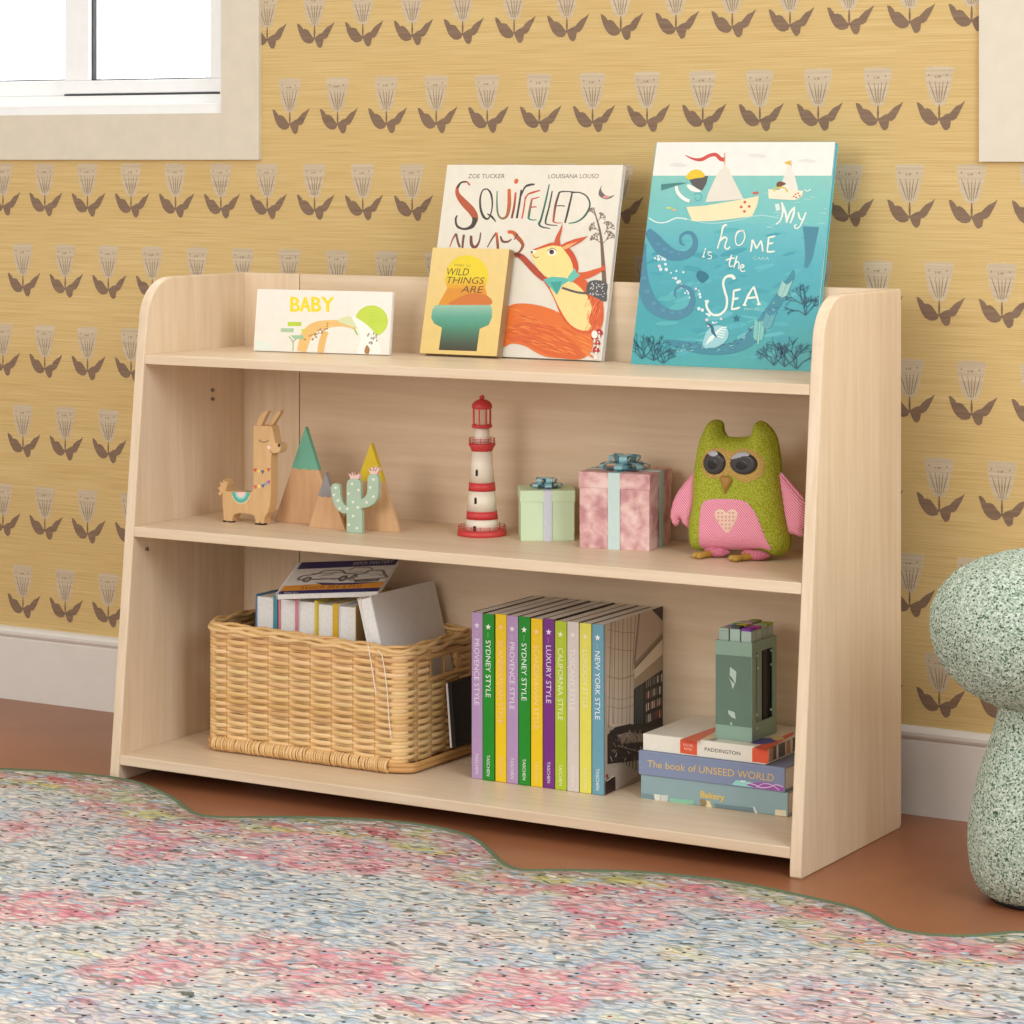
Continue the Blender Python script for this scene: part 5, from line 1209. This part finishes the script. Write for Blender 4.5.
# ---- black book leaning behind the basket's right side
def black_book():
    Y = -.222; t = .010; b = Vector((-.1135, Y, .0655)); a = Vector((-.1215, Y, atY(446.5, 684, Y).z))
    up = (a - b).normalized(); ac = Vector((up.z, 0, -up.x)); D = .085; O = b; L = (a - b).length * 1.02
    root = thing('black_book', (O.x, Y + D / 2, .062), 'slim black book leaning on the right side of the wicker basket', 'book')
    m = MB(); m.obox(O + ac * .0022, ac * (t - .0022), Vector((0, D, 0)), up * L, 'black_gap', bev=.0005); m.build('cover', root)
    m = MB(); m.obox(O - Vector((0, .0008, 0)), ac * .0032, Vector((0, D - .004, 0)), up * (L - .001), 'page_edges'); m.build('pages', root)
black_book()

# ---- the row of eleven style books
x_l, x_r = -.0255, .2096; pitch = (x_r - x_l) / 11; YS = -.303; DEP = .190; HB = .2575
ROW = [('PROVENCE STYLE', (178, 146, 186), (236, 222, 236), 'lilac style book at the left end of the row, next to the basket', 0),
       ('SYDNEY STYLE', (20, 138, 30), (240, 244, 236), 'left of the two green style books, second in the row', 0),
       ('SCANDINAVIAN STYLE', (236, 198, 20), (248, 196, 160), 'yellow style book between the first green and second lilac books', 0),
       ('PROVENCE STYLE', (178, 146, 186), (236, 222, 236), 'second lilac style book, between yellow and green books', 0),
       ('SYDNEY STYLE', (20, 138, 30), (240, 244, 236), 'right of the two green style books, fifth in the row', 0),
       ('SCANDINAVIAN STYLE', (236, 198, 20), (248, 214, 150), 'yellow style book directly left of the dark purple book', 0),
       ('LUXURY STYLE', (116, 42, 128), (236, 222, 240), 'dark purple style book with LUXURY STYLE on its spine', 0),
       ('CALIFORNIA STYLE', (176, 196, 40), (238, 240, 200), 'lime green style book directly right of the purple book', 0),
       ('TUSCANY STYLE', (214, 202, 194), (236, 228, 220), 'pale beige style book with faint spine lettering', 0),
       ('LONDON STYLE', (226, 218, 92), (240, 228, 180), 'pale yellow style book left of the blue book', 0),
       ('NEW YORK STYLE', (106, 158, 176), (236, 240, 240), 'blue NEW YORK STYLE book at the right end of the row', 0)]
EDG = [(70, 62, 58), (60, 50, 44), (150, 150, 144), (80, 80, 80), (60, 60, 62), (120, 124, 118), (56, 56, 50), (40, 26, 22), (120, 84, 50), (40, 80, 72), (112, 102, 98)]
for i, (ttl, col, ink_, label, _) in enumerate(ROW):
    x0 = x_l + i * pitch + .0006; x1 = x_l + (i + 1) * pitch - .0006; y0 = YS + random.Random(i).uniform(-.001, .001); z0 = Z1 + .0003; z1 = z0 + HB + random.Random(i + 50).uniform(-.0008, .0008)
    root = thing('style_book', ((x0 + x1) / 2, y0 + DEP / 2, Z1), label, 'book', 'row of style books')
    bt = .0017
    m = MB(); m.box((x0, y0, z0), (x1, y0 + .003, z1), 'gloss_print', col, .0012, 3)
    pl = Plane((0, y0, 0), (1, 0, 0), (0, 0, 1)); W_ = x1 - x0; xc = (x0 + x1) / 2
    def f(s_, q, k, xc=xc, y0=y0, z1=z1): return Vector((xc + s_, y0 - .0002 - k * .4, z1 - q))
    a = Art(m, None, 'gloss_print', f=f)
    a.star(0, .0200, .0052, ink_)
    # small word, title, publisher, all reading downwards
    def down(txt, q0, q1, h, c_):
        a.L += .25; vs, fs = glyphs(txt); m.add([f(-h / 2 + y * h, q0 + (q1 - q0) * x, a.L * a.eps) for x, y in vs], fs, 'gloss_print', c_)
    down('icons', .0285, .0365, .0036, tuple((a_ + b_) / 2 for a_, b_ in zip(ink_, col)))
    ln = {14: .103, 12: .088, 18: .128, 16: .110, 13: .094}.get(len(ttl), .1)
    down(ttl, .0405, .0405 + ln, .0088, ink_); down('TASCHEN', .2175, .2175 + .0325, .0056, ink_)
    m.build('spine', root)
    for s_, xa in ((0, x0), (1, x1 - bt)):
        m = MB(); m.box((xa, y0 + .003, z0), (xa + bt, y0 + DEP, z1), 'gloss_print', EDG[i] if s_ == 0 else EDG[min(10, i)], .0004, 1)
        if i == 10 and s_ == 1:
            px = Plane((x1, 0, 0), (0, 1, 0), (0, 0, 1)); q = Art(m, px, 'gloss_print', 450, 580, 4.452)
            B0, SK, LN, DKK, TL_ = (184, 168, 150), (206, 192, 178), (120, 104, 88), (26, 24, 24), (40, 60, 62)
            TLc, TRc, BRc, BLc = [Vector((x1 + .00012, yy, zz)) for yy, zz in ((y0 + .003, z1), (y0 + DEP, z1), (y0 + DEP, z0), (y0 + .003, z0))]
            m.add([TLc, TRc, BRc, BLc], [(0, 1, 2, 3)], 'gloss_print', [(176, 160, 144), (170, 154, 138), (120, 104, 90), (150, 138, 124)])
            q.poly([(694, 198), (700, 640), (740, 660), (815, 660), (818, 380), (845, 150)], (186, 170, 152))
            q.poly([(845, 150), (946, 116), (946, 235), (830, 375), (820, 376)], (176, 158, 142))
            q.poly([(898, 132), (948, 116), (946, 182)], (44, 30, 28))
            for u0, v0, u1, v1, w_ in ((716, 190, 706, 660, 4), (735, 185, 728, 640, 3), (770, 172, 765, 640, 3), (806, 162, 800, 650, 3), (842, 150, 820, 376, 8), (720, 186, 722, 640, 2), (750, 178, 748, 640, 2), (790, 168, 786, 640, 2), (826, 156, 812, 400, 3)): q.line([(u0, v0), (u1, v1)], w_, LN, False)
            for v0 in (220, 300, 425, 430, 520, 560): q.line([(700, v0), (760, v0 + 12), (818, v0 + (14 if v0 < 400 else -4))], 3, (140, 122, 104))
            q.poly([(818, 372), (946, 232), (946, 262), (822, 400)], (130, 112, 92)); q.poly([(820, 400), (946, 264), (946, 330), (822, 440)], (206, 192, 172)); q.line([(820, 395), (946, 250)], 4, (90, 76, 62), False)
            q.poly([(822, 440), (946, 330), (946, 400), (822, 480)], (156, 138, 116)); q.poly([(818, 486), (946, 398), (946, 650), (818, 660)], DKK)
            rg = random.Random(8)
            for k in range(4):
                for j in range(9):
                    u = 872 + j * 8.4; vt = 452 + k * 52 - (u - 860) * .42; q.poly([(u, vt), (u + rg.uniform(3, 6), vt - 2), (u + 5, vt + rg.uniform(26, 36)), (u, vt + 34)], rg.choice([(190, 180, 166), (120, 112, 104), (208, 200, 190), (80, 76, 76), (150, 60, 50)]))
            for j in range(4): q.line([(828 + j * 9, 484 - j * 5), (826 + j * 9, 640)], 3, (70, 92, 98), False)
            q.poly([(700, 690), (735, 655), (800, 640), (880, 655), (948, 640), (946, 700), (860, 740), (850, 800), (700, 820)], (44, 36, 32))
            q.poly([(742, 690), (800, 676), (880, 690), (870, 720), (760, 730)], (130, 112, 96)); q.poly([(690, 850), (760, 820), (850, 800), (850, 860), (740, 930), (690, 960)], (156, 144, 132))
            for j in range(70):
                u, v = rg.uniform(706, 935), rg.uniform(665, 790); q.line([(u, v), (u + rg.uniform(-12, 14), v + rg.uniform(4, 22))], rg.uniform(2, 4), rg.choice([(110, 94, 82), (150, 136, 122), (70, 52, 44), (24, 20, 20), (176, 164, 150)]), False)
            for j in range(9):
                u = 745 + j * 14; q.line([(u, 720), (u - 3, 800 + j * 8)], 4, (50, 40, 34), False); q.line([(u, 740 + j * 4), (u + 16, 736 + j * 4)], 3, (150, 134, 116), False)
            q.poly([(700, 880), (735, 876), (736, 935), (690, 958), (690, 900)], (36, 20, 18)); q.line([(696, 895), (716, 880), (728, 872)], 5, (190, 180, 170)); q.disc(698, 872, 6, 8, (140, 30, 26))
            q.poly([(946, 116), (962, 118), (960, 640), (946, 660)], (120, 96, 80)) if False else None
        if i == 10 and s_: m.c = [[tuple(min(.95, z_ * 1.3) for z_ in cc[:3]) + (1,) for cc in fc] for fc in m.c]
        m.build('front_cover' if s_ else 'back_cover', root)
    m = MB(); m.box((x0 + bt, y0 + .003, z0 + .003), (x1 - bt, y0 + DEP - .001, z1 - .0006), 'page_edges'); m.build('pages', root)

# ---- stack of three books
def lying(name, label, y0, x0, x1, z0, z1, dep, col, draw=None, top=None, page_side=True, grp='stack of three books'):
    root = thing(name, ((x0 + x1) / 2, y0 + dep / 2, z0), label, 'book', grp); h = .0022
    m = MB(); m.box((x0, y0, z0), (x1, y0 + .003, z1), 'gloss_print', col, .0008, 2)
    if draw: draw(Art(m, Plane((0, y0 - .0001, 0), (1, 0, 0), (0, 0, 1)), 'gloss_print', 630, 700, 6.0235))
    m.build('spine', root)
    m = MB(); m.box((x0, y0 + .003, z1 - h), (x1, y0 + dep, z1), 'gloss_print', col, .0005, 1)
    if top: top(Art(m, Plane((0, 0, z1 + .0001), (1, 0, 0), (0, 1, 0)), 'gloss_print', 630, 700, 6.0235))
    m.build('front_cover', root)
    m = MB(); m.box((x0, y0 + .003, z0), (x1, y0 + dep, z0 + h), 'gloss_print', col, .0005, 1); m.build('back_cover', root)
    m = MB(); m.box((x0 + .003, y0 + .003, z0 + h), (x1 - .003, y0 + dep - .003, z1 - h), 'page_edges'); m.build('pages', root)
    return root
def bakery(a):
    a.text('Bakery', (424, 584), (566, 606), (2, -38), (240, 196, 70)); a.text('Bakery', (427, 585), (569, 607), (2, -38), (240, 196, 70))
    a.poly([(144, 566), (180, 570), (182, 604), (150, 602)], (222, 224, 212)); a.poly([(182, 572), (230, 574), (226, 610), (186, 606)], (206, 212, 200))
    a.poly([(238, 590), (380, 604), (384, 630), (240, 616)], (140, 196, 168)); a.poly([(440, 604), (480, 608), (494, 646), (462, 642)], (232, 214, 160)); a.poly([(420, 600), (452, 600), (462, 630), (430, 634)], (150, 130, 96), True)
    a.poly([(740, 640), (750, 642), (768, 684), (756, 684)], (224, 226, 220)); a.poly([(874, 660), (940, 664), (942, 702), (874, 694)], (226, 216, 186)); a.poly([(500, 622), (740, 650), (742, 676), (520, 646)], (112, 136, 142)); a.poly([(70, 560), (140, 570), (142, 604), (70, 590)], (120, 146, 150))
def unseed(a):
    a.text('The book of UNSEED WORLD', (104, 402), (866, 490), (2, -42), (226, 190, 104))
    a.poly([(612, 510), (640, 482), (770, 500), (750, 528)], (150, 214, 210), False); a.poly([(664, 484), (700, 486), (690, 494), (668, 494)], (230, 240, 236))
    a.poly([(700, 512), (730, 498), (820, 496), (926, 518), (924, 552), (760, 532)], (158, 88, 168)); a.line([(705, 500), (750, 510), (790, 528), (840, 524), (880, 510), (925, 524)], 5, (226, 206, 236)); a.line([(760, 528), (800, 505), (850, 510), (900, 544)], 4, (226, 206, 236))
def pad(a):
    ORG = (228, 92, 58)
    a.poly([(302, 238), (404, 252), (404, 334), (302, 318)], ORG); a.text('RACHEL', (322, 276), (382, 284), (0, -16), (246, 214, 196)); a.text('BOND', (328, 298), (374, 306), (0, -14), (246, 214, 196))
    a.text('PADDINGTON', (450, 306), (664, 334), (0, -22), (56, 52, 50)); a.poly([(736, 290), (836, 302), (832, 384), (736, 372)], ORG)
def padtop(a):
    ORG = (228, 92, 58)
    a.poly([(302, 238), (508, 165), (560, 165), (404, 252)], ORG); a.poly([(736, 290), (985, 190), (990, 205), (826, 302)], ORG); a.poly([(840, 250), (985, 190), (940, 186), (730, 262)], (238, 226, 206))
    a.poly([(720, 250), (790, 232), (850, 230), (890, 244), (840, 262), (760, 266)], (84, 70, 150), True); a.poly([(850, 226), (890, 214), (930, 232), (880, 244)], (228, 206, 140), True)
    a.poly([(440, 236), (490, 206), (520, 214), (500, 236)], (226, 204, 160), True); a.poly([(470, 238), (520, 228), (530, 238), (500, 246)], (150, 140, 130))
XA, XB = atY(641, 790, -.285).x, .5060
lying('cookery_book', 'grey-blue hardback with yellow title at the bottom of the stack', -.2855, XA, XB, Z1 + .0003, .0775, .195, (142, 168, 172), bakery)
lying('story_book', 'slate blue hardback with gold lettering in the middle of the stack', -.2875, atY(638.5, 760, -.2875).x, .5020, .0779, .1135, .200, (130, 142, 172), unseed)
pb_ = lying('white_orange_book', 'white and orange hardback on top of the three-book stack', -.2830, atY(643, 740, -.283).x, .4700, .1139, .1385, .165, (234, 228, 214), pad, padtop)
m = MB(); xs = .4701; rg = random.Random(2); ys = -.279
while ys < -.125:
    w_ = rg.uniform(.003, .008); m.box((.4670, ys, .1165), (xs, ys + w_, .136), 'gloss_print', rg.choice([(226, 214, 196), (110, 96, 86), (200, 150, 110), (236, 230, 220), (90, 84, 90)])); ys += w_ + .0005
m.build('illustrated_fore_edge', pb_)

# ---- sage box of markers
def marker_box():
    zb = .1389; FLp = atZ(715.4, 738.0, zb); FRp = atZ(751.6, 742.0, zb); y0 = (FLp.y + FRp.y) / 2; x0 = FLp.x; x1 = atY(751.6, 742, y0).x; y0 = max(y0, -.281); x0 = atY(715.4, 738, y0).x; x1 = atY(752, 740, y0).x
    dep = atX(777, 731, x1).y - y0; dep = min(dep, .085); zt = atY(733, 641.5, y0).z; t = .0018
    G1, G2 = (146, 176, 158), (104, 130, 114)
    root = thing('marker_box', ((x0 + x1) / 2, y0 + dep / 2, zb), 'sage green marker pen box standing on the stacked books', 'pen box')
    m = MB(); m.box((x0, y0, zb), (x1, y0 + dep, zb + t), 'paint', G1); m.box((x0, y0, zb + t), (x1, y0 + t, zt), 'paint', G1, .0004); m.box((x0, y0 + dep - t, zb + t), (x1, y0 + dep, zt), 'paint', G1, .0004)
    m.box((x0, y0 + t, zb + t), (x0 + t, y0 + dep - t, zt), 'paint', G1)
    # right side with a cut-out
    wy0, wy1, wz0, wz1 = y0 + dep * .16, y0 + dep * .84, zb + .026, zt - .016
    m.box((x1 - t, y0 + t, zb + t), (x1, wy0, zt), 'paint', G1); m.box((x1 - t, wy1, zb + t), (x1, y0 + dep - t, zt), 'paint', G1); m.box((x1 - t, wy0, zb + t), (x1, wy1, wz0), 'paint', G1); m.box((x1 - t, wy0, wz1), (x1, wy1, zt), 'paint', G1)
    m.build('carton', root)
    m = MB(); a = Art(m, Plane((0, y0 - .0001, 0), (1, 0, 0), (0, 0, 1)), 'paint', 700, 600, 6.83)
    a.poly([(108, 370), (352, 390), (352, 874), (106, 846)], G2); L_, D_ = (190, 212, 200), (70, 92, 78)
    a.poly([(205, 455), (248, 490), (244, 560), (222, 610), (214, 570), (196, 520), (204, 500)], L_); a.line([(194, 508), (215, 540), (238, 572)], [4, 12, 3], D_); a.poly([(192, 752), (236, 766), (244, 812), (214, 800), (194, 776)], L_); a.poly([(204, 846), (214, 830), (222, 858)], L_)
    m.build('front_print', root)
    for u, v in ((392, 380), (486, 345), (486, 440), (484, 748), (390, 784), (392, 876), (396, 466)):
        m = MB(); Art(m, Plane((x1 + .0001, 0, 0), (0, 1, 0), (0, 0, 1)), 'paint', 700, 600, 6.83).disc(u, v, 7, 9, (206, 226, 212)); m.build('rivet', root)
    m = MB(); m.box((x0 + .004, y0 + .003, zb + .0022), (x1 - .0105, y0 + dep - .003, zb + .003), 'black_gap'); 
    m.build('inner_tray', root)
    # twelve square-barrelled markers, each a thing
    caps = [(178, 196, 184), (70, 74, 78), (128, 48, 170), (150, 128, 196), (206, 206, 60), (196, 60, 176), (60, 172, 156), (190, 170, 200), (178, 206, 170), (166, 196, 180), (136, 160, 70), (150, 176, 60)]
    names = ['pale sage', 'dark grey', 'purple', 'lavender', 'yellow-green', 'magenta', 'teal', 'lilac', 'pale green', 'mint', 'olive', 'lime']
    w_ = (x1 - x0 - 2 * t - .001) / 3; d_ = (dep - 2 * t - .001) / 4; k = 0
    for j in range(4):
        for i in range(3):
            mx = x0 + t + .0005 + w_ * (i + .5); my = y0 + t + .0005 + d_ * (j + .5); hw = min(w_, d_) / 2 - .0010; top = zt + .017 + (.002 * ((i * 5 + j * 3) % 3)) 
            r_ = thing('marker_pen', (mx, my, zb + .0032), names[k] + ' capped marker pen standing in the sage marker box', 'marker', 'markers in the sage box')
            q = MB(); q.box((mx - hw, my - hw, zb + .0032), (mx + hw, my + hw, zt - .014), 'paint', (24, 24, 26) if k != 5 else (150, 172, 160), .0009); q.build('barrel', r_)  # lower barrels coloured near-black to paint in the shade inside the box
            q = MB(); q.box((mx - hw, my - hw, zt - .014), (mx + hw, my + hw, top - .003), 'paint', (180, 204, 194) if k % 4 else (168, 192, 182), .0009); q.build('cap', r_)
            q = MB(); q.box((mx - hw * .96, my - hw * .96, top - .003), (mx + hw * .96, my + hw * .96, top + .001), 'paint', caps[k], .0009); q.build('cap_end', r_)
            k += 1
marker_box()
AMB = (.285, .277, .262, 1); EXPO = 0.0
LIGHTS = [('window_light_front', (-.5, -4.9, 1.9), (.0, 0, .4), 1.7, 62, (1, .985, .96)),
          ('window_light_right', (2.9, -1.9, 2.1), (.55, -.3, .6), 1.3, 50, (.84, .92, 1))]
# ================================================================== LIGHT AND CAMERA
w = bpy.data.worlds.new('daylight'); SC.world = w; w.use_nodes = True; nt = w.node_tree; bg = nt.nodes['Background']
tc = nt.nodes.new('ShaderNodeTexCoord'); sp = nt.nodes.new('ShaderNodeSeparateXYZ'); nt.links.new(tc.outputs['Generated'], sp.inputs[0])
rp = nt.nodes.new('ShaderNodeValToRGB'); rp.color_ramp.elements[0].position = .50; rp.color_ramp.elements[0].color = AMB; rp.color_ramp.elements[1].position = .56; rp.color_ramp.elements[1].color = (1, 1, 1, 1)
mr = nt.nodes.new('ShaderNodeMapRange'); mr.inputs['From Min'].default_value = -1; mr.inputs['From Max'].default_value = 1; nt.links.new(sp.outputs['Y'], mr.inputs['Value']); nt.links.new(mr.outputs['Result'], rp.inputs['Fac'])
nt.links.new(rp.outputs['Color'], bg.inputs['Color']); bg.inputs['Strength'].default_value = 3.0
def area(name, loc, target, size, power, col, sy=None):
    l = bpy.data.lights.new(name, 'AREA'); l.energy = power; l.size = size; l.color = col
    if sy: l.shape = 'RECTANGLE'; l.size_y = sy
    o = bpy.data.objects.new(name, l); COL.objects.link(o); o.location = loc
    o.rotation_euler = (Vector(target) - Vector(loc)).to_track_quat('-Z', 'Y').to_euler(); return o
for L_ in LIGHTS: area(*L_)
cam = bpy.data.cameras.new('camera'); co = bpy.data.objects.new('camera', cam); COL.objects.link(co)
co.location = CAM; co.rotation_euler = (PI / 2, 0, YAW); cam.sensor_fit = 'HORIZONTAL'; cam.sensor_width = 36
cam.lens = FPX / 1024 * 36; cam.shift_y = (HY - 512) / 1024; cam.clip_start = .05; cam.clip_end = 50
SC.camera = co
vs_ = SC.view_settings; vs_.view_transform = 'Standard'; vs_.look = 'None'; vs_.gamma = 1; vs_.exposure = EXPO
for o in bpy.data.objects:
    if '_o' in o: del o['_o']
